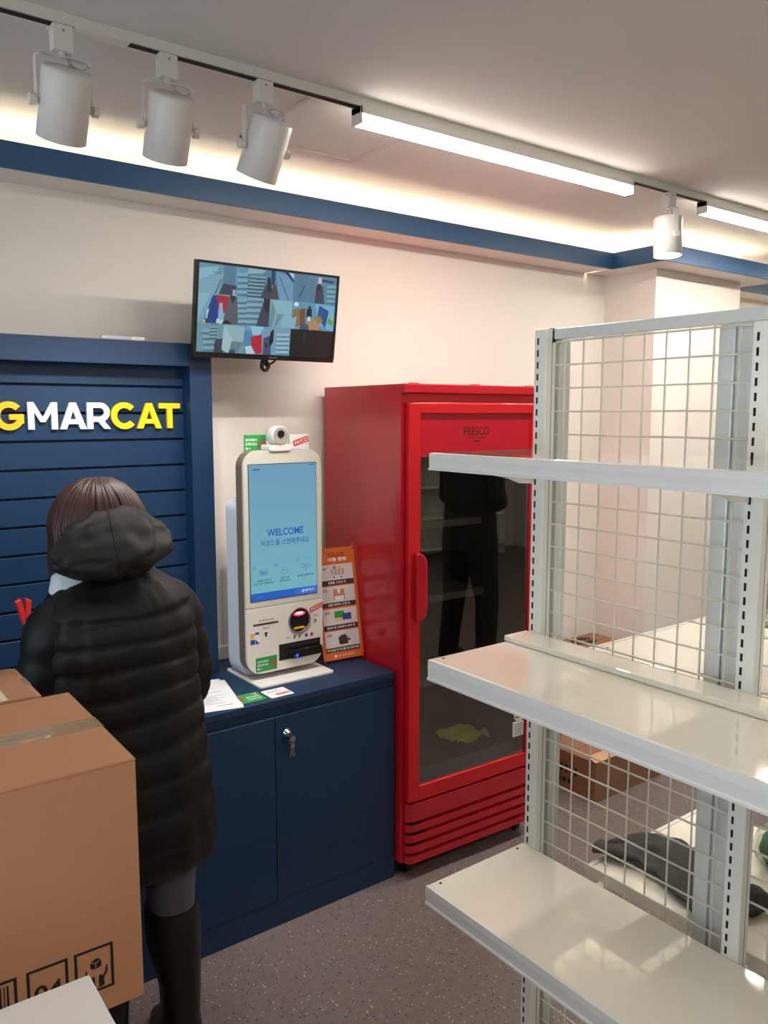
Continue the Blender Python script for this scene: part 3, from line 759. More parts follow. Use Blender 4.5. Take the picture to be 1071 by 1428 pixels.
# camera pictures, three by three
TU0, TU1, TV0, TV1 = w_, TW-w_, .017, TH-w_
PIC = []
def tile(cx, cy, bg, shapes):
    u0 = TU0 + (TU1-TU0)*cx/3; v1 = TV1 - (TV1-TV0)*cy/3; du = (TU1-TU0)/3; dv = (TV1-TV0)/3
    f = lambda x, y: (u0 + du*min(1, max(0, x)), v1 - dv*min(1, max(0, y)))
    PIC.append(sh(bg, [f(0.003,1), f(.997,1), f(.997,0), f(0.003,0)]))
    for col, pts in shapes:
        pts = [f(*p) for p in pts]
        ar = sum(pts[i-1][0]*pts[i][1]-pts[i][0]*pts[i-1][1] for i in range(len(pts)))
        PIC.append(sh(col, pts if ar > 0 else pts[::-1]))
PAL, MID, DRK, LIT, FLR = (104,156,184), (84,130,158), (62,92,112), (142,190,206), (58,66,88)
def stack(x0, x1, y0, y1, n, lean, c1=(132,178,196), c2=(84,124,146)):
    out = []
    for k in range(n):
        a = y0 + (y1-y0)*k/n; b_ = (y1-y0)/n; s_ = lean*k/n
        out.append((c2, [(x0+s_, a+b_*.55), (x1+s_, a+b_*.35), (x1+s_, a+b_*.95), (x0+s_, a+b_*.98)]))
        out.append((c1, [(x0+s_, a), (x1+s_, a-b_*.1), (x1+s_*1.1, a+b_*.45), (x0+s_, a+b_*.6)]))
    return out
tile(0, 0, PAL, [(MID, [(.5,0),(.75,0),(.75,.7),(.5,.62)]), (FLR, [(.5,.62),(.78,.66),(.76,1),(.42,1)]), (LIT, [(0,.2),(.4,.05),(.36,.3),(0,.6)]), ((128,176,196), [(0,.6),(.5,.25),(.40,1),(0,1)]), (DRK, [(.44,.5),(.47,.45),(.36,1),(.33,1)]), (DRK, [(.28,.26),(.46,.30),(.46,.32),(.28,.28)])] + stack(.78, 1, .2, 1, 4, .02) + [(LIT, [(.70,.8),(.76,.8),(.76,1),(.70,1)])])
tile(1, 0, MID, [(LIT, [(0,0),(.4,.02),(.3,.14),(0,.2)])] + stack(.05, .40, .25, 1, 6, -.1, (120,168,186), (50,80,98)) + [(FLR, [(.40,.5),(.5,.5),(.62,1),(.28,1)]), ((26,34,44), [(.42,.25),(.48,.25),(.52,.75),(.42,.75)]), ((20,60,120), [(.5,.0),(.58,0),(.58,.5),(.5,.5)]), ((112,160,196), [(.6,.02),(1,.1),(1,1),(.68,1)]), (DRK, [(.66,.15),(.68,.15),(.92,1),(.90,1)]), ((18,46,110), [(.78,.0),(.88,.02),(1,.24),(1,.36)]), ((190,220,236), [(.88,0),(1,.02),(1,.22)]), ((70,70,70), [(.55,.5),(.62,.5),(.7,1),(.52,1)])])
tile(2, 0, (96,140,172), [((84,128,160), [(0,0),(.32,0),(.32,1),(0,1)]), (DRK, [(.24,.40),(.28,.40),(.16,.82),(.12,.82)]), (MID, [(.34,.1),(.5,.12),(.46,1),(.36,1)]), (FLR, [(.52,.35),(.68,.35),(.74,1),(.5,1)]), ((26,34,44), [(.55,.25),(.64,.25),(.62,.55),(.55,.55)]), ((196,210,220), [(.56,.05),(.64,.05),(.64,.28),(.56,.28)]), ((40,60,90), [(.66,.1),(.92,.13),(.92,.22),(.66,.2)])] + stack(.78, 1, .3, 1, 4, .02))
tile(0, 1, (120,172,196), [(LIT, [(0,0),(.25,0),(.02,.9),(0,.9)]), ((24,60,140), [(.3,.05),(.42,.05),(.42,1),(.12,1)]), ((178,34,56), [(.37,.02),(.62,.04),(.58,.62),(.44,.62)]), (LIT, [(.44,.3),(.5,.28),(.54,.9),(.43,.8)]), ((90,94,108), [(.62,.05),(.80,.05),(.90,1),(.52,1)]), ((60,34,26), [(.64,0),(.78,.02),(.70,.30)]), ((30,22,24), [(.5,.92),(.62,.86),(.72,1),(.5,1)]), ((190,220,230), [(.40,.82),(.54,.90),(.50,1),(.38,.98)]), ((220,190,40), [(.12,.9),(.17,.88),(.17,1),(.12,1)]), ((200,225,235), [(.2,.55),(.24,.5),(.2,.85),(.17,.85)])] + stack(.80, 1, .1, 1, 5, .04))
tile(1, 1, (124,170,186), stack(.0, .34, .0, 1, 5, -.06) + [(FLR, [(.36,.1),(.5,.1),(.5,1),(.22,1)]), ((50,24,40), [(.36,.0),(.50,.0),(.48,.38),(.38,.4)]), ((30,30,46), [(.4,.3),(.48,.3),(.48,.5),(.42,.5)]), (LIT, [(.55,.02),(1,.0),(1,.95),(.8,1)]), ((108,150,160), [(.55,.1),(.62,.45),(.56,1),(.5,1)]), ((140,180,186), [(.62,.45),(.84,.5),(.74,.98),(.58,.98)]), ((110,150,160), [(.68,.5),(.80,.52),(.66,.98),(.62,.98)])])
tile(2, 1, (100,160,190), [((220,240,250), circ(.09, .10, .055, 14, .08)), ((150,112,76), [(.02,.3),(.28,.2),(.32,.8),(.02,.95)]), ((110,78,52), [(.18,.3),(.3,.22),(.32,.82),(.2,.85)]), ((70,84,104), [(.2,.8),(.6,.75),(.7,1),(.2,1)]), ((24,24,32), [(.34,.22),(.45,.2),(.47,.55),(.33,.55)]), ((24,24,32), circ(.40, .16, .03, 12, .05)), ((210,225,235), [(.36,.52),(.44,.5),(.44,.66),(.37,.68)]), ((120,190,226), [(.52,.02),(1,.06),(1,1),(.66,.8)]), ((30,84,150), [(.62,.06),(.86,.25),(.80,.9),(.60,.5)]), ((166,124,84), [(.52,.5),(.66,.45),(.74,.62),(.62,.78)]), ((186,146,100), [(.36,.68),(.58,.62),(.68,.98),(.42,1)]), ((90,180,60), [(.86,.5),(.98,.62),(.96,.8),(.84,.68)]), ((150,200,150), [(.88,.36),(1,.48),(1,.58),(.86,.46)]), (LIT, [(0,.6),(.12,.55),(.08,.98),(0,1)])])
tile(0, 2, (112,158,176), [((96,140,160), [(.28,.02),(.42,.02),(.42,.6),(.30,.6)]), (FLR, [(.40,.55),(.55,.5),(.56,1),(.3,1)]), ((150,190,200), [(.55,.02),(1,.05),(.95,.6),(.7,.55)]), ((170,206,210), [(.55,.05),(.75,.55),(.66,1),(.52,.9)]), ((100,136,150), [(.72,.58),(.95,.6),(.85,1),(.68,1)]), ((40,70,110), [(.68,.9),(.8,.88),(.8,1),(.68,1)])] + stack(.10, .30, .22, 1, 4, .08) + stack(.26, .42, .1, .55, 4, 0, (130,176,190), (70,104,120)))
tile(1, 2, (120,166,196), [((150,206,230), [(.1,0),(.4,0),(.3,.35),(.16,.3)]), ((80,140,190), [(0,.2),(.12,.15),(.2,.7),(0,.9)]), ((190,24,50), [(.12,.38),(.36,.28),(.38,.95),(.26,1),(.14,.7)]), ((190,220,236), [(.0,.75),(.14,.7),(.22,1),(.05,1)]), ((70,84,110), [(.4,.4),(.56,.3),(.58,1),(.40,1)]), ((20,24,34), [(.55,.15),(.62,.13),(.62,.5),(.56,.72),(.52,.5)]), ((20,24,34), circ(.60, .12, .025, 10, .045)), ((30,34,44), [(.44,.6),(.5,.58),(.5,.72),(.44,.72)])] + stack(.68, .98, .2, 1, 5, .0, (160,200,216), (100,140,164)))
tile(2, 2, (8, 7, 8), [((70,74,78), [(.30+.0*k, .1+.09*k), (.36, .1+.09*k), (.36, .13+.09*k), (.30, .13+.09*k)]) for k in range(5)] + [((54,58,60), [(.63, .1+.09*k), (.66, .1+.09*k), (.66, .13+.09*k), (.63, .13+.09*k)]) for k in range(5)] + [((54,58,60), [(.92, .1+.09*k), (.97, .1+.09*k), (.97, .13+.09*k), (.92, .13+.09*k)]) for k in range(5)] + [((50,52,56), [(.02, .1+.09*k), (.035, .1+.09*k), (.035, .13+.09*k), (.02, .13+.09*k)]) for k in range(5)])
picture('screen_picture', 'tv', tv, PIC, TF, -.0008, .00001)

# ================================================================== RED GLASS-DOOR COOLER
FW, FD, FH0, FH1 = .635, .500, .060, 1.749
fg = thing('drink_cooler', 'tall red glass-door drinks cooler standing on castors beside the blue counter', 'cooler', (1.694, 2.155, 0), math.radians(-2.5))
wt = .035
bd = MB()
bd.box(0, wt, 0, FD, FH0, FH1).box(FW-wt, FW, 0, FD, FH0, FH1)
bd.box(wt, FW-wt, FD-wt, FD, FH0, FH1)
bd.box(wt, FW-wt, 0, FD-wt, FH0, .30).box(wt, FW-wt, 0, FD-wt, 1.60, FH1)
bd.build('body', 'red', fg)
MB().box(-.001, FW+.001, -.022, -.0005, FH1-.031, FH1+.001).build('top_cap', 'red', fg, bevel=.004)
for x in (.03, .30, .56): B(x, x+.035, -.012, -.001, FH1+.001, FH1+.004).build('cap_clip', 'red', fg)
ln = MB(); a, b_ = wt+.0008, FW-wt-.0008
ln.box(a, a+.004, .004, FD-wt-.001, .301, 1.599).box(b_-.004, b_, .004, FD-wt-.001, .301, 1.599).box(a+.004, b_-.004, FD-wt-.006, FD-wt-.001, .301, 1.599).box(a+.004, b_-.004, .004, FD-wt-.006, .301, .306).box(a+.004, b_-.004, .004, FD-wt-.006, 1.594, 1.599)
ln.build('liner', 'inner', fg)
for zz, d0 in ((1.22, .27), (.93, .25), (.60, .24)):
    s_ = B(a+.006, b_-.006, d0, FD-wt-.01, zz, zz+.012).build('cooler_shelf', 'innershelf', fg)
    B(a+.006, b_-.006, d0-.004, d0, zz-.012, zz+.016).build('shelf_edge', 'innershelf', s_)
dk = B(a+.006, b_-.006, .05, FD-wt-.01, .345, .357).build('bottom_deck', 'inner', fg); B(a+.006, b_-.006, .046, .05, .32, .362).build('deck_edge', 'grey_cap', dk)
for x in (.20, .42): B(x, x+.004, .42, .425, .31, 1.59).build('shelf_rail', 'chrome', fg)
# door
D0, D1, DZ0, DZ1 = .016, FW-.010, .290, 1.685
GZ0, GZ1 = .343, 1.508; GX0, GX1 = D0+.046, D1-.046
dr = MB()
dr.box(D0, GX0, -.028, -.003, DZ0, DZ1).box(GX1, D1, -.028, -.003, DZ0, DZ1)
dr.box(GX0, GX1, -.028, -.003, DZ0, GZ0).box(GX0, GX1, -.028, -.003, 1.650, DZ1)
d = dr.build('door', 'red_door', fg, bevel=.003)
hp = B(GX0, GX1, -.020, -.004, GZ1, 1.650).build('header_panel', 'red', d)
ffn = lambda u, v, t: (u, t, v)
m = MB(); text(m, 'FRESCO', .315, 1.590, ffn, -.0204, width=.118, height=.030, off=.01); rect(m, .277, .352, 1.5655, 1.5675, ffn, -.0204); rect(m, .298, .332, 1.552, 1.557, ffn, -.0204); m.build('maker_lettering', 'dark_red_ink', hp)
B(GX0, GX1, -.0195, -.0165, GZ0, GZ1).build('glass_pane', 'cooler_glass', d)
m = MB()
for aa in ((GX0, GX1, GZ0, GZ0+.006), (GX0, GX0+.004, GZ0, GZ1), (GX1-.004, GX1, GZ0, GZ1)): m.box(aa[0], aa[1], -.016, -.008, aa[2], aa[3])
m.build('gasket', 'grey_cap', d)
# handle: tall rounded grip on the left stile
hd = MB()
hpts = [(D0+.018, .948), (D0+.040, .945), (D0+.058, .962), (D0+.062, .985), (D0+.062, 1.140), (D0+.055, 1.165), (D0+.036, 1.180), (D0+.018, 1.182)]
hd.prism(hpts, -.052, -.0275, ffn); hd.build('handle', 'red', d, bevel=.005)
# energy label
lb = B(GX1-.062, GX1-.006, -.0202, -.0197, .415, .475).build('energy_label', 'paper', d)
lb2 = MB().prism(rrect(GX1-.056, GX1-.004, .475, .575, .02, 5), -.0203, -.0197, ffn).build('energy_label', 'label', d)
m = MB(); o_, i_ = arc_pts(GX1-.030, .537, .021, .012, 0, 180, 14)
for k in range(14): quad(m, [o_[k], o_[k+1], i_[k+1], i_[k]], ffn, -.0206)
rect(m, GX1-.05, GX1-.01, .487, .495, ffn, -.0206); m.build('label_print', 'green', d)
m = MB()
for k in range(5): rect(m, GX1-.056, GX1-.012, .422+.0095*k, .4255+.0095*k, ffn, -.0206)
text(m, '1', GX1-.045, .512, ffn, -.0206, height=.02); m.build('label_print', 'grey_ink', d)
# grille: backing and five slats with rounded left ends
B(.02, FW-.02, .0, .004, FH0, .284).build('grille_backing', 'red', fg)
B(.03, FW-.03, -.0012, -.0002, FH0+.02, .272).build('grille_shadow', 'dark', fg)
gz = [(.060, .086), (.099, .125), (.138, .164), (.177, .203), (.216, .282)]
B(.105, FW-.03, -.014, -.0014, FH0+.015, .270).build('grille_core', 'red', fg)
for k, (z0, z1) in enumerate(gz):
    pts = []
    y_in, y_out, r = -.002, -.030, .028
    xs0 = .014
    path = [(xs0, y_in+.0)] + [(xs0 + r - r*math.cos(an), y_in - r*math.sin(an)) for an in [PI/2*i/8 for i in range(1, 9)]] + [(FW-.012-r, y_out)] + [(FW-.012-r + r*math.sin(an), y_out + r - r*math.cos(an)) for an in [PI/2*i/8 for i in range(1, 9)]]
    inner = [(x + (.006 if x < FW/2 else -.006), min(-.001, y + .007)) for x, y in path]
    outl = path + inner[::-1]
    MB().prism(outl, z0, z1, lambda u, v, t: (u, v, t)).build('grille_slat', 'red', fg, bevel=.0)
for k in range(4):
    for x in (.112, .22, .34, .46, .56): B(x, x+.006, -.026, -.0145, gz[k][1], gz[k+1][0]).build('grille_rib', 'red', fg)
for x in (.03, .30): B(.06, .06, 0, 0, 0, 0)
for x, y in ((.05, .035), (FW-.05, .035), (.05, FD-.05), (FW-.05, FD-.05)):
    c = MB().tube([(x-.010, y, .024), (x+.010, y, .024)], .024, 20).build('castor', 'black', fg)
    MB().box(x-.014, x+.014, y-.014, y+.014, .040, .0605).build('castor_fork', 'black', c)
lime = MB()
random.seed(11); G = 14
def lz_(i, j): return .008 + .020*noise.noise(Vector((i*.35, j*.35, 3.1))) + .012*math.sin(PI*i/(G-1))*math.sin(PI*j/(G-1))
vs = [(.17*(i/(G-1)-.5) + .006*math.sin(j*.7), .14*(j/(G-1)-.5)+.006*math.sin(i*.9), max(.001, lz_(i, j)*1.5)) for i in range(G) for j in range(G)]
lime.add(vs, [(i*G+j, (i+1)*G+j, (i+1)*G+j+1, i*G+j+1) for i in range(G-1) for j in range(G-1)], True)
lo = lime.build('cleaning_cloth', 'ygreen'); md = lo.modifiers.new('thick', 'SOLIDIFY'); md.thickness = .003; md.offset = 1
lo.location = (2.150, 2.335, .3590); tag(lo, 'crumpled lime green cloth on the cooler floor behind the glass', 'cloth')

# ================================================================== SHELVING GONDOLA
GX, GY = 1.332, 1.231; GZT = 1.828
gd = thing('shelving_gondola', 'white double-sided wire-mesh shelving gondola with empty enamel shelves', 'shelving', (GX, GY, 0))
def Gb(x0, x1, y0, y1, z0, z1): return B(x0-GX, x1-GX, y0-GY, y1-GY, z0, z1)
GYE = -.29     # far end of the run, out of frame
def post(y, w=.034, d=.030, top=GZT):
    p = Gb(GX, GX+d, y-w, y, 0, top).build('post', 'post', gd, bevel=.002)
    sl = MB(); z = top - .018; yc = y - .010
    while z > .05:
        sl.box(-.0006, .002, yc-.0022-GY, yc+.0022-GY, z-.014, z); z -= .025
    stuff(sl.build('slot_row', 'dark', p))
    g = MB().box(d*.55, d*.55+.002, y-w-.0004-GY, y-w+.001-GY, .02, top-.004); g.build('post_groove', 'grey_cap', p)
    return p
post(GY)
for y in (.742, .24, GYE+.034): post(y, top=1.803)
# rear upright channels behind the mesh
for y0, y1 in ((1.205, 1.275), (.766, .834), (.272, .342)):
    c = MB()
    x0 = 1.383-GX
    c.box(x0, x0+.036, y0-GY, y0+.031-GY, 0, GZT-.02).box(x0, x0+.036, y1-.031-GY, y1-GY, 0, GZT-.02).box(x0+.006, x0+.036, y0+.031-GY, y1-.031-GY, 0, GZT-.02)
    c.build('rear_post', 'postblue', gd, bevel=.002)
# wire mesh panels
def mesh_panel(y1, y0, z0, z1, x):
    w = MB(); r = .0021
    y = y1
    while y > y0 - 1e-4:
        w.tube([(x-GX, y-GY, z0), (x-GX, y-GY, z1)], r, 6); y -= .049
    z = z1 - .004
    while z > z0:
        w.tube([(x-.004-GX, y1-GY, z), (x-.004-GX, y0-GY, z)], r, 6); z -= .049
    return stuff(w.build('wire_mesh', 'wire', gd))
mesh_panel(1.224, .760, .10, 1.806, 1.366)
mesh_panel(.722, .26, .10, 1.806, 1.366)
mesh_panel(.22, GYE+.04, .10, 1.806, 1.366)
MB().box(1.354-GX, 1.376-GX, GYE-GY, 1.197-GY, 1.807, GZT+.001).build('top_rail', 'grey_cap' if False else 'postblue', gd, bevel=.0015)
Gb(1.350, 1.380, 1.197, 1.212, 1.800, GZT+.003).build('rail_end_cap', 'grey_cap', gd, bevel=.001)
# divider mesh across the rear bay
dv = MB()
for k in range(9): dv.tube([(1.43+.05*k-GX, .70-GY, .12), (1.43+.05*k-GX, .70-GY, 1.10)], .0021, 6)
for k in range(20): dv.tube([(1.42-GX, .704-GY, .13+.05*k), (1.84-GX, .704-GY, .13+.05*k)], .0021, 6)
stuff(dv.build('divider_mesh', 'wire', gd))
# front shelves
def front_shelf(z, x0, lip, y1=1.233, ledge=False):
    s_ = MB()
    s_.box(x0+.004-GX, 1.331-GX, GYE-GY, y1-GY, z-.022, z)
    so = s_.build('shelf', 'shelf', gd, bevel=.0025)
    f = MB()
    prof = [(x0, z-.001), (x0-.001, z-lip*.35), (x0, z-lip*.85), (x0-.003, z-lip*.90), (x0-.003, z-lip), (x0+.012, z-lip), (x0+.0055, z-lip*.9), (x0+.0055, z-.0005)]
    f.prism([(a-GX, b) for a, b in prof], GYE-GY, y1+.0005-GY, lambda u, v, t: (u, t, v))
    f.build('price_rail', 'rail', so)
    h = MB()
    for xx, yy in ((x0+.03, y1-.012), (1.30, y1-.012)): h.prism(circ(xx-GX, yy-GY, .0035, 12), z, z+.0004, FXY)
    h.build('screw_hole', 'dark', so)
    if ledge:
        MB().box(1.262-GX, 1.331-GX, GYE-GY, 1.238-GY, z+.0005, z+.013).build('back_ledge', 'shelf', so, bevel=.002)
    for y in (GY-.006, .735):
        b_ = MB().prism([(x0+.10-GX, z-.0225), (1.331-GX, z-.0225), (1.331-GX, z-.075), (1.285-GX, z-.072), (1.250-GX, z-.060), (x0+.13-GX, z-.045)], y-.0025-GY, y-GY, lambda u, v, t: (u, t, v))
        b_.build('bracket', 'post', so)
    return so
front_shelf(1.574, 1.041, .034)
front_shelf(1.155, 1.041, .042, ledge=True)
front_shelf(.667, 1.039, .040)
front_shelf(.16, 1.039, .040)
# rear shelves
for z, y1 in ((1.135, 1.140), (.630, 1.125), (.16, 1.125)):
    so = MB().box(1.425-GX, 1.90-GX, GYE-GY, y1-GY, z-.028, z).build('rear_shelf', 'shelf', gd, bevel=.0025)
    MB().box(1.432-GX, 1.895-GX, y1-.014-GY, y1-.012-GY, z, z+.0004).build('edge_seam', 'grey_cap', so)
    h = MB()
    for xx, yy in ((1.455, y1-.03), (1.455, y1-.26)): h.prism(circ(xx-GX, yy-GY, .004, 12), z, z+.0004, FXY)
    h.build('screw_hole', 'dark', so)
    for y in (y1-.06, y1-.33): MB().box(1.405-GX, 1.428-GX, y-GY, y+.02-GY, z-.05, z-.022).build('shelf_hook', 'post', so)

# grey felt cloth thrown over the lower rear shelf
def cloth():
    A, Bn = 30, 16; vs = []
    for i in range(A):
        for j in range(Bn):
            u, v = i/(A-1), j/(Bn-1)
            x = 1.462 + .17*v + .03*math.sin(u*5) + .018*noise.noise(Vector((u*9, v*3, 7))) ; y = 1.135 - .34*u + .02*math.sin(v*6)
            z = .634 + .022*abs(noise.noise(Vector((u*6, v*5, 1)))) + .012*(1+math.sin(v*11+u*4))*.5*(1-.3*u)
            vs.append((x, y, z))
    m = MB().add(vs, [(i*Bn+j, (i+1)*Bn+j, (i+1)*Bn+j+1, i*Bn+j+1) for i in range(A-1) for j in range(Bn-1)], True)
    o = m.build('felt_cloth', 'cloth'); o.data.materials[0] = M['cloth']
    md = o.modifiers.new('thick', 'SOLIDIFY'); md.thickness = .006; md.offset = 1
    return o
co = cloth()
for v in co.data.vertices: pass
tag(co, 'crumpled dark grey felt cloth on the lower rear shelf behind the mesh', 'cloth')
# slim printed package beside the rear post
pk = thing('slim_package', 'slim white package with blue and red print behind the shelf post', 'package', (1.755, 1.032, .6305), math.radians(8))
B(-.03, .03, -.012, .012, 0, .24).build('carton', 'paper', pk, bevel=.001)
m = MB()
for k in range(9): rect(m, -.026, .026, .02+.024*k, .032+.024*k, lambda u, v, t: (u, t, v), -.0125); 
for k in range(9): rect(m, -.010, .010, .02+.024*k, .032+.024*k, lambda u, v, t: (t, u, v), -.0304)
m.build('print', 'blue_ink', pk)
m = MB()
for k in range(6): rect(m, -.010, .004, .11+.024*k, .118+.024*k, lambda u, v, t: (t, u, v), -.0307)
m.build('print', 'red_ink', pk)
bg = thing('plastic_pack', 'clear plastic pack with green contents on the lower rear shelf', 'pack', (1.80, .88, .6305), .3)
pts = []
bm_ = MB(); n = 20
bm_.loft([[((rx+.006*noise.noise(Vector((k, z*40, 0))))*math.cos(2*PI*k/n), (ry+.006*noise.noise(Vector((k, z*40, 5))))*math.sin(2*PI*k/n), z) for k in range(n)] for rx, ry, z in ((.06,.035,.0),(.075,.045,.012),(.078,.048,.035),(.07,.04,.06),(.05,.02,.075))], True)
bm_.build('film_wrap', 'film', bg)
bm2 = MB(); bm2.loft([[(rx*math.cos(2*PI*k/n), ry*math.sin(2*PI*k/n), z) for k in range(n)] for rx, ry, z in ((.05,.028,.003),(.062,.036,.02),(.055,.03,.045),(.03,.012,.058))], True); bm2.build('contents', 'leafgreen', bg)

# wall shelving beyond the pillar
ws = thing('wall_shelving', 'tall cream wall shelving unit standing beyond the pillar', 'shelving', (4.34, 2.28, 0))
B(0, 1.2, .40, .408, 0, 1.97).build('back_panel', 'white_paint', ws)
for x in (0, .60, 1.17): 
    p = B(x, x+.03, .36, .40, 0, 1.97).build('post', 'white_paint', ws)
    s_ = MB(); z = 1.95
    while z > .1: s_.box(x+.012, x+.018, .3594, .362, z-.014, z); z -= .025
    stuff(s_.build('slot_row', 'dark', p))
for z in (.15, .5, .85, 1.2, 1.55): B(0, 1.2, .0, .36, z-.03, z).build('shelf', 'shelf', ws, bevel=.002)
B(-.004, 0, .0, .408, 0, 1.97).build('side_panel', 'white_paint', ws)

w2 = copy_tree(ws); w2.location = (5.2, YB+.412, 0); w2.rotation_euler = (0, 0, PI); w2['label'] = 'added cream wall shelving unit for the cooler reflection, against the wall facing the counter'  # unseen unit, added to give pale bands in the cooler door's reflection
w3 = copy_tree(ws); w3.location = (6.5, YB+.412, 0); w3.rotation_euler = (0, 0, PI); w3['label'] = 'added cream wall shelving unit for the cooler reflection, in the corner farthest from the counter'  # second unit added for the same reflection
for q_ in (ws, w2, w3): q_['group'] = 'wall shelving units'
# ================================================================== CARTONS
def carton(name, label, x0, x1, y0, y1, z0, z1, mat, group=None, tape=True, rot=0.0, tape_axis='x', gap=.004):
    t = thing(name, label, 'box', ((x0+x1)/2, (y0+y1)/2, z0), rot, group)
    w, d_, h = (x1-x0)/2, (y1-y0)/2, z1-z0
    B(-w, w, -d_, d_, 0, h-.004).build('carton_body', mat, t, bevel=.002, seg=1)
    if tape_axis == 'x':
        for a, b_ in ((-d_, -gap/4), (gap/4, d_)): B(-w, w, a, b_, h-.004, h).build('flap', mat, t, bevel=.001, seg=1)
        if tape:
            tp = MB().box(-w-.0006, w+.0006, -.026, .026, h, h+.0006); tp.box(w, w+.0008, -.026, .026, h-.07, h); tp.build('tape_strip', 'tape', t)
    else:
        for a, b_ in ((-w, -gap/4), (gap/4, w)): B(a, b_, -d_, d_, h-.004, h).build('flap', mat, t, bevel=.001, seg=1)
        if tape:
            tp = MB().box(-.026, .026, -d_-.0006, d_+.0006, h, h+.0006); tp.box(-.026, .026, -d_-.0008, -d_, h-.07, h); tp.build('tape_strip', 'tape', t)
    return t
# large carton in the foreground, on a smaller one
b1 = carton('cardboard_box', 'large brown taped carton with black handling symbols, in front of the person', -.16, .419, 1.188, 1.556, .7355, 1.128, 'card', rot=math.radians(-1.0))
bx0 = -.16; cxm, cym = (.419-.16)/2, (1.188+1.556)/2
PF = lambda u, v, t: (u - cxm, 1.188 - cym - t, v - .7355)
m = MB()
for u1 in (.373, .306, .235):
    frame2(m, u1-.058, u1, .784-.010, .8465, .0042, PF, .0006)
text(m, '04', .277, .806, PF, .0006, width=.040, height=.026, off=.02)
for k, (a, w_) in enumerate(((.183,.003),(.188,.0015),(.192,.004),(.199,.0015),(.203,.003),(.209,.005),(.217,.0015),(.221,.003))): rect(m, a, a+w_, .784, .838, PF, .0006)
# small cube over two hands
quad(m, [(.338,.823),(.3455,.820),(.3455,.811),(.338,.8145)], PF, .0006); quad(m, [(.347,.820),(.3545,.824),(.3545,.814),(.347,.811)], PF, .0006); quad(m, [(.3385,.8245),(.3460,.8215),(.354,.8255),(.347,.8285)], PF, .0006)
quad(m, [(.350,.779),(.358,.781),(.358,.793),(.3635,.8015),(.3635,.813),(.3615,.813),(.3600,.803),(.3555,.797),(.352,.801),(.350,.797)], PF, .0006)
quad(m, [(.344,.779),(.336,.781),(.336,.793),(.3305,.8015),(.3305,.813),(.3325,.813),(.3340,.803),(.3385,.797),(.342,.801),(.344,.797)], PF, .0006)
m.build('symbol_print', 'print_black', b1)
b2 = carton('cardboard_box', 'brown taped carton with a white address label behind the large carton', -.20, .378, 1.568, 1.775, .7355, 1.126, 'card2')
m = MB().box(.150, .232, -.098, -.030, .3919, .3923); m.build('address_label', 'label', b2).rotation_euler = (0, 0, 0)
m = MB()
for k in range(5): rect(m, .158, .222, -.092+.012*k, -.088+.012*k, FXY, .3926)
m.build('label_print', 'grey_ink', b2)
m = MB().box(.215, .280, -.1035, .1035, .3912, .3917); m.build('tape_strip', 'card', b2)
b3 = carton('cardboard_box', 'plain carton under the large carton with black symbols', -.22, .27, 1.22, 1.75, .0, .735, 'card_dark', tape=False)
wb = carton('white_carton', 'plain white carton in front of the large brown carton', -.12, .293, .72, 1.057, .52, .900, 'white_card', tape=False, tape_axis='y', gap=0, rot=math.radians(-1.0))
b4 = carton('cardboard_box', 'plain brown carton under the white carton', -.14, .26, .74, 1.04, .0, .5195, 'card_dark', tape=False)
# cartons on the floor by the pillar
ca = carton('cardboard_box', 'brown carton with a dark oval logo on top, next to the pillar', 3.03, 3.33, 2.42, 2.64, 0.0, .530, 'card_dark', tape=False)
m = MB(); quad(m, circ(-.01, .03, .075, 32, .055), FXY, .5306); m.build('oval_logo', 'print_black', ca)
m = MB(); text(m, 'C', -.045, .03, FXY, .5310, width=.025, height=.04); [line2(m, (-.03+.016*k, .02+.016*(k % 2)), (-.014+.016*k, .036-.016*(k % 2)), .006, FXY, .5310+.00005*k) for k in range(5)]; m.build('logo_lettering', 'card', ca)
cb_ = carton('cardboard_box', 'low open brown carton on the floor in front of the logo carton', 2.707, 3.18, 2.104, 2.40, 0.0, .18, 'card_dark', tape=False)
m = MB(); lf = lambda u, v, t: (-.2365 - t, u, v)
[rect(m, -.05+.026*k, -.034+.026*k, .085, .120, lf, .0006) for k in range(5)]; [rect(m, -.02+.03*k, .0+.03*k, .04, .06, lf, .0006) for k in range(3)]
m.build('side_print', 'print_black', cb_)
fl = MB().add([(-.2365,-.148,.180),(.02,-.148,.180),(.02,-.105,.196),(-.2365,-.105,.196)], [(0,1,2,3)]); fo = fl.build('open_flap', 'card2', cb_); md = fo.modifiers.new('thick', 'SOLIDIFY'); md.thickness = .004

# red clip on a stand behind the person
rc = thing('clip_stand', 'red plastic clip on a thin stand on the counter beyond the person', 'clip', (.53, 2.33, ZC))
MB().tube([(0,0,.004),(0,0,.335)], .003, 8).build('stem', 'chrome', rc)
MB().lathe([(.0005,.0),(.03,.0),(.03,.004),(.0005,.005)], (0,0,0), 24).build('foot', 'black', rc)
for s in (-1, 1):
    MB().prism([(-.004*s,.325),(.008*s,.322),(.020*s-.004,.385),(.006*s-.004,.392)][::s], -.012, .012, lambda u, v, t: (u, t, v)).build('jaw', 'red_ink', rc, bevel=.001)

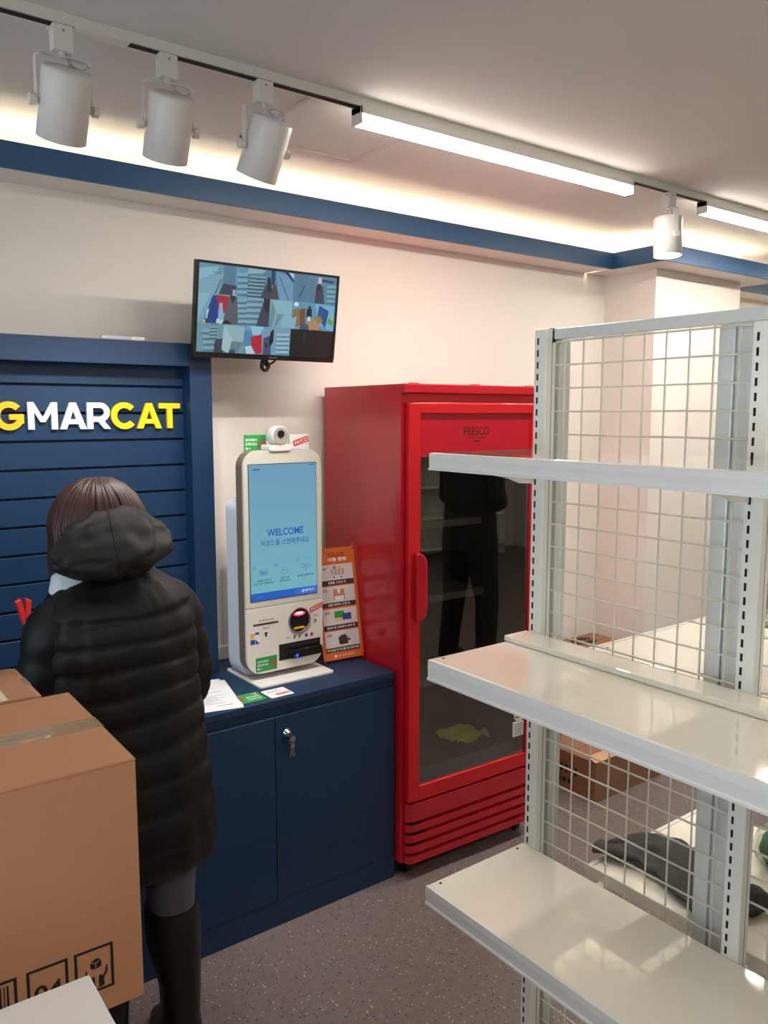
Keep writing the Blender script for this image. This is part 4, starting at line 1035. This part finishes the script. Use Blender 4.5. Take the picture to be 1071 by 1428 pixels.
# ================================================================== PEOPLE
def ring(c, rx, ry, n=40, rot=0.0, ex=2.3, tiltx=0.0, tilty=0.0):
    out = []
    for k in range(n):
        a = 2*PI*k/n; ca, sa = math.cos(a), math.sin(a)
        x = rx*math.copysign(abs(ca)**(2/ex), ca); y = ry*math.copysign(abs(sa)**(2/ex), sa)
        x, y = x*math.cos(rot)-y*math.sin(rot), x*math.sin(rot)+y*math.cos(rot)
        out.append((c[0]+x, c[1]+y, c[2] + x*tilty + y*tiltx))
    return out
def interp(keys, t):
    for (t0, a), (t1, b) in zip(keys, keys[1:]):
        if t <= t1:
            f = (t-t0)/(t1-t0) if t1 > t0 else 0; f = max(0, min(1, f)); return [x+(y-x)*f for x, y in zip(a, b)]
    return list(keys[-1][1])
def skin_body(name, verts, edges, radii, mat):
    me = bpy.data.meshes.new(name); me.from_pydata(verts, edges, []); o = bpy.data.objects.new(name, me); COL.objects.link(o)
    o.modifiers.new('skin', 'SKIN'); s_ = o.modifiers.new('sub', 'SUBSURF'); s_.levels = 1; s_.render_levels = 1
    for i, r in enumerate(radii): me.skin_vertices[0].data[i].radius = (r, r)
    me.skin_vertices[0].data[0].use_root = True
    dg = bpy.context.evaluated_depsgraph_get(); dg.update()
    nm = bpy.data.meshes.new_from_object(o.evaluated_get(dg)); nm.name = name
    bpy.data.objects.remove(o); bpy.data.meshes.remove(me)
    for p in nm.polygons: p.use_smooth = True
    nm.materials.clear(); nm.materials.append(M[mat])
    b = bpy.data.objects.new(name, nm); COL.objects.link(b); return b
def body_graph(head, neck, chest, pelvis, arms, legs):
    V_, E_, R_ = [pelvis, ((pelvis[0]+chest[0])/2, (pelvis[1]+chest[1])/2, (pelvis[2]+chest[2])/2), chest, neck, head], [(0,1),(1,2),(2,3),(3,4)], [.105, .095, .11, .045, .085]
    V_.append((head[0], head[1]-.005, head[2]+.06)); R_.append(.07); E_.append((4, 5))
    for sh_, el, wr, dirs in arms:
        i = len(V_); V_ += [sh_, el, wr]; R_ += [.05, .038, .026]; E_ += [(2, i), (i, i+1), (i+1, i+2)]
        d = Vector(wr) - Vector(el); d.normalize()
        side = d.cross(Vector((0,0,1))); side.normalize(); up = side.cross(d)
        palm = Vector(wr) + d*.055; V_.append(tuple(palm)); R_.append(.022); E_.append((i+2, i+3)); pi_ = i+3
        for k, (o_, L) in enumerate(((-.027, .062), (-.009, .072), (.009, .068), (.027, .052))):
            b0 = palm + side*o_ + d*.028; m1 = b0 + d*L*.55 - up*.008; m2 = m1 + d*L*.4 - up*.022
            j = len(V_); V_ += [tuple(b0), tuple(m1), tuple(m2)]; R_ += [.009, .0085, .007]; E_ += [(pi_, j), (j, j+1), (j+1, j+2)]
        th0 = Vector(wr) + d*.025 + side*dirs*.026; th1 = th0 + d*.03 + side*dirs*.018; th2 = th1 + d*.028 - up*.008
        j = len(V_); V_ += [tuple(th0), tuple(th1), tuple(th2)]; R_ += [.011, .0095, .0075]; E_ += [(i+2, j), (j, j+1), (j+1, j+2)]
    for hip, kn, an, toe in legs:
        i = len(V_); V_ += [hip, kn, an, toe]; R_ += [.075, .052, .036, .03]; E_ += [(0, i), (i, i+1), (i+1, i+2), (i+2, i+3)]
    return V_, E_, R_
def puff_tube(path_keys, n_baf, per=7, n=28, amp=.10, ex=2.2, seed=0):
    """quilted tube: path_keys = [(t, (x, y, z, r))]"""
    pts = []; N_ = n_baf*per
    rings = []
    C_ = [interp(path_keys, k/N_) for k in range(N_+1)]
    up = Vector((0, 1, 0))
    for k in range(N_+1):
        f = (k/per) % 1.0; q = 1 - amp + amp*(abs(math.sin(PI*f))**.5)
        if k == N_: q = 1 - amp
        a = Vector(C_[max(0, k-1)][:3]); b = Vector(C_[min(N_, k+1)][:3]); t = (b-a).normalized()
        s_ = t.cross(up).normalized(); u_ = s_.cross(t).normalized(); up = u_
        c = Vector(C_[k][:3]); r = C_[k][3]
        rr = []
        for i in range(n):
            an = 2*PI*i/n
            w = 1 + .06*noise.noise(Vector((math.cos(an)*2+seed, math.sin(an)*2, k*.28)))
            rr.append(tuple(c + (s_*math.cos(an) + u_*math.sin(an))*r*q*w))
        rings.append(rr[::-1])
    return MB().loft(rings, True)
def face(parent, hc, fwd=(0, 1, 0)):
    f = Vector(fwd).normalized(); s_ = f.cross(Vector((0, 0, 1))).normalized(); u_ = s_.cross(f)
    for k in (-1, 1):
        p = Vector(hc) + f*.082 + s_*.03*k + u_*.012
        MB().lathe([(.0005,-.010),(.008,-.006),(.010,0),(.008,.006),(.0005,.010)], tuple(p), 14).build('eye', 'print_black', parent)
        e = Vector(hc) + s_*.088*k - f*.01
        MB().tube([tuple(e+u_*.026), tuple(e+s_*.012*k+u_*.018-f*.006), tuple(e+s_*.012*k-u_*.006-f*.004), tuple(e-u_*.026)], [.006,.010,.009,.005], 8).build('ear', 'skin', parent)
    MB().tube([tuple(Vector(hc)+f*.085+u_*.010), tuple(Vector(hc)+f*.105-u_*.018), tuple(Vector(hc)+f*.088-u_*.024)], [.008,.013,.008], 8).build('nose', 'skin', parent)
    MB().tube([tuple(Vector(hc)+f*.080-u_*.052-s_*.024), tuple(Vector(hc)+f*.090-u_*.050), tuple(Vector(hc)+f*.080-u_*.052+s_*.024)], [.004,.007,.004], 8).build('mouth', 'red_ink', parent)

def customer():
    OX, OY = .650, 1.895
    hc = (-.035, .060, 1.375)
    legs = [((-.085, .0, .74), (-.085, .01, .44), (-.085, -.02, .09), (-.09, .10, .04)), ((.085, .0, .74), (.095, .005, .44), (.10, -.03, .09), (.115, .09, .04))]
    arms = [((-.16, .0, 1.19), (-.185, .035, .97), (-.10, .235, .895), 1), ((.14, .0, 1.20), (.165, .02, .98), (.10, .225, .90), -1)]
    V_, E_, R_ = body_graph(hc, (-.025, .03, 1.27), (-.01, .01, 1.13), (0, 0, .80), arms, legs)
    b = skin_body('person', V_, E_, R_, 'skin'); b.location = (OX, OY, 0)
    tag(b, 'person in a long black hooded puffer coat standing at the blue counter, back turned', 'person')
    # coat: quilted trunk
    prof = [(.555, (.000, -.005, .190, .150)), (.62, (.000, -.005, .202, .160)), (.72, (.000, -.005, .196, .158)), (.85, (-.002, -.005, .182, .150)), (.95, (-.004, -.003, .174, .144)), (1.05, (-.006, .0, .172, .140)), (1.14, (-.010, .002, .176, .136)), (1.20, (-.014, .006, .170, .124)), (1.245, (-.018, .012, .142, .106)), (1.275, (-.022, .02, .098, .088)), (1.31, (-.028, .03, .072, .075))]
    edges = [.555, .645, .73, .81, .885, .955, 1.02, 1.08, 1.137, 1.19, 1.245, 1.31]
    rings = []
    per = 7
    for k in range(len(edges)-1):
        for i in range(per + (1 if k == len(edges)-2 else 0)):
            f = i/per; z = edges[k] + (edges[k+1]-edges[k])*f
            cx, cy, rx, ry = interp(prof, z)
            q = .0075*(abs(math.sin(PI*f))**.42) - .003
            if k >= len(edges)-2: q *= .3
            r_ = []
            for (x, y, zz) in ring((cx, cy, z), rx+q, ry+q, 72, 0, 2.35, 0, .05):
                a = math.atan2(y-cy, x-cx)
                w = .006*noise.noise(Vector((math.cos(a)*4, math.sin(a)*4, z*9))) + .004*noise.noise(Vector((math.cos(a)*11, math.sin(a)*11, z*22)))
                r_.append((x + w*math.cos(a), y + w*math.sin(a), zz - .010*math.cos(a*2)*(z < .60) + .004*math.sin(3*a+k)))
            rings.append(r_)
    MB().loft(rings, True).build('coat', 'coat', b)
    for s_, path in ((-1, [(0, (-.10, .004, 1.205, .055)), (.14, (-.155, .004, 1.165, .070)), (.5, (-.185, .02, 1.00, .066)), (.62, (-.180, .05, .945, .066)), (1, (-.105, .205, .905, .048))]), (1, [(0, (.07, .006, 1.215, .055)), (.14, (.125, .006, 1.175, .070)), (.5, (.165, .015, 1.01, .064)), (.62, (.168, .045, .955, .064)), (1, (.105, .20, .91, .048))])):
        puff_tube(path, 7, 6, 32, .07, 2.2, s_*3).build('sleeve', 'coat', b)
    # hood lying on the back
    H = MB(); nu, nv = 84, 46; rr_ = []
    hcx, hcy, hcz = -.040, -.070, 1.345
    for j in range(nv+1):
        ph = -PI/2 + PI*j/nv; row = []
        for i in range(nu):
            a = 2*PI*i/nu
            d = Vector((math.cos(ph)*math.cos(a), math.cos(ph)*math.sin(a), math.sin(ph)))
            x, y, z = d
            rx, ry, rz = .134, .085, .092
            fold = .012*noise.noise(Vector((x*2.6, y*2.6, z*3.0+2))) + .0025*noise.noise(Vector((x*7, y*7, z*7)))
            crease = -.012*math.exp(-((x-.10)/.05)**2)*max(0, -z+.3)*.6 - .010*math.exp(-((x-.62-.15*z)/.07)**2)*max(0, .55-abs(z-.05))
            k = 1 + (fold + crease)/.1
            zz = z*rz*k
            if z < 0: zz *= .72; y2 = y*ry*k*(1+.10*(-z))
            else: y2 = y*ry*k*(1-.15*z)
            row.append((hcx + x*rx*k*(1-.10*max(0, z)**2), hcy + y2 + .035*max(0, z), hcz + zz + .010*x))
        rr_.append(row)
    H.loft(rr_, False); ho = H.build('hood', 'hood', b)
    seam = []
    for j in range(3, nv-2):
        row = rr_[j]; p = Vector(row[int(nu*.735)]); seam.append(tuple(p + Vector((0, -.0005, 0))))
    MB().tube(seam, .0016, 6).build('hood_seam', 'coat', ho)
    # hair: cap with strands down both sides
    hair = MB(); rr_ = []
    for j in range(21):
        ph = -.5*PI*.55 + (PI*.5+.5*PI*.55)*j/20; row = []
        for i in range(48):
            a = 2*PI*i/48
            x, y, z = math.cos(ph)*math.cos(a), math.cos(ph)*math.sin(a), math.sin(ph)
            w = 1 + .020*noise.noise(Vector((x*9, y*9, z*1.5))) + .012*math.sin(i*3.1)
            front = max(0, y)
            row.append((hc[0] + x*.106*w, hc[1] - .012 + y*.102*w*(1-.25*front), hc[2] + .008 + z*.112*w - .0*front))
        rr_.append(row)
    hair.loft(rr_, True); hr = hair.build('hair', 'hair', b)
    random.seed(5)
    st = MB(); cr = Vector((hc[0]+.004, hc[1]-.025, hc[2]+.112))
    for k in range(230):
        a = random.uniform(PI*.92, PI*2.08) if k < 190 else random.uniform(0, 2*PI)
        long_ = abs(math.cos(a)) > .80
        w = random.uniform(1.0, 1.035); wob = random.uniform(-.10, .10); path = []
        for q_ in range(7):
            ph = PI*.5 - (PI*.5+.20)*q_/6*1.0
            aa = a + wob*(q_/6)
            path.append((hc[0] + .107*w*math.cos(ph)*math.cos(aa), hc[1] - .012 + .103*w*math.cos(ph)*math.sin(aa), hc[2] + .008 + .114*w*math.sin(ph)))
        if long_:
            e = Vector(path[-1]); L = random.uniform(.07, .14) if math.cos(a) < 0 else random.uniform(.03, .07); s_ = math.copysign(1, math.cos(a))
            path += [(e.x+s_*.004, e.y, e.z-L*.5), (e.x-s_*random.uniform(0, .012), e.y+.004, e.z-L)]
        st.tube(path, [.0022] + [random.uniform(.004, .0065)]*(len(path)-2) + [.0015], 5)
    stuff(st.build('hair_strands', 'hair', hr))
    face(b, hc, (0, 1, -.25))
    cl = MB(); rg = []
    for z, r in ((1.250, .100), (1.280, .094), (1.312, .080), (1.318, .072)): rg.append(ring((-.050, .022, z), r*1.10, r*.80, 32, 0, 2, .15, .06))
    cl.loft(rg, False); cl.build('collar', 'collar', b)
    for s_, (hip, kn, an, toe) in zip((-1, 1), legs):
        L = MB(); L.loft([ring((hip[0], hip[1], .72), .085, .095, 28), ring((hip[0]*1.0, .0, .60), .080, .088, 28), ring((kn[0], kn[1], .47), .060, .066, 28), ring((kn[0], kn[1]-.005, .34), .052, .056, 28)], True); L.build('trouser_leg', 'jeans', b)
        x, y = kn[0], kn[1]; ax, ay = an[0], an[1]
        bt = MB(); bt.loft([ring((x, y-.004, .405), .064, .068, 28), ring((x, y-.004, .39), .067, .071, 28), ring((x, y-.012, .31), .066, .072, 28), ring((ax, ay+.004, .20), .050, .056, 28), ring((ax, ay+.006, .12), .047, .056, 28), ring((ax+.004, ay+.030, .075), .050, .090, 28), ring((ax+.006, ay+.05, .03), .050, .125, 28), ring((ax+.006, ay+.05, .001), .050, .128, 28)][::-1], True)
        bt.build('boot', 'boot', b)
    return b
customer()

def visitor():
    """shopper in dark clothes in the next aisle; seen mirrored in the cooler door"""
    OX, OY = 3.37, .35
    hc = (0, .02, 1.56)
    legs = [((-.10, .0, .88), (-.13, .03, .48), (-.15, .0, .09), (-.16, .12, .04)), ((.10, .0, .88), (.13, .0, .48), (.15, -.04, .09), (.17, .08, .04))]
    arms = [((-.17, .0, 1.38), (-.21, .02, 1.12), (-.08, .20, 1.10), 1), ((.17, .0, 1.38), (.21, .02, 1.12), (.08, .20, 1.10), -1)]
    V_, E_, R_ = body_graph(hc, (0, .01, 1.45), (0, 0, 1.30), (0, 0, .95), arms, legs)
    b = skin_body('person', V_, E_, R_, 'skin'); b.location = (OX, OY, 0); b.rotation_euler = (0, 0, math.radians(262))
    tag(b, 'person in dark jacket and trousers in the next aisle, mirrored in the cooler door', 'person')
    MB().loft([ring((0, 0, z), rx, ry, 36) for z, rx, ry in ((.80, .185, .135), (.95, .185, .135), (1.10, .175, .13), (1.25, .19, .135), (1.36, .185, .12), (1.42, .13, .095), (1.47, .07, .07))], True).build('jacket', 'coat', b)
    for s_ in (-1, 1):
        puff_tube([(0, (s_*.14, 0, 1.39, .062)), (.15, (s_*.18, 0, 1.34, .068)), (.55, (s_*.215, .015, 1.11, .058)), (1, (s_*.10, .18, 1.10, .042))], 5, 6, 24, .03).build('sleeve', 'coat', b)
    for hip, kn, an, toe in legs:
        MB().loft([ring((an[0]*1.0, an[1], .08), .055, .065, 24), ring((kn[0], kn[1], .48), .068, .075, 24), ring((hip[0], hip[1], .80), .092, .11, 24), ring((hip[0]*.85, hip[1], .90), .10, .12, 24)], True).build('trouser_leg', 'coat', b)
        MB().loft([ring((an[0], an[1]+.05, z), rx, ry, 24) for z, rx, ry in ((.001, .05, .13), (.03, .05, .13), (.07, .046, .10), (.12, .05, .06))], True).build('shoe', 'boot', b)
    rr_ = []
    for j in range(15):
        ph = -.25 + (PI*.5+.25)*j/14
        rr_.append([(hc[0]+.100*math.cos(ph)*math.cos(2*PI*i/32), hc[1]-.018+.098*math.cos(ph)*math.sin(2*PI*i/32)*(1-.2*max(0, math.sin(2*PI*i/32))), hc[2]+.035+.095*math.sin(ph)) for i in range(32)])
    MB().loft(rr_, True).build('hair', 'hair', b)
    face(b, hc)
visitor()
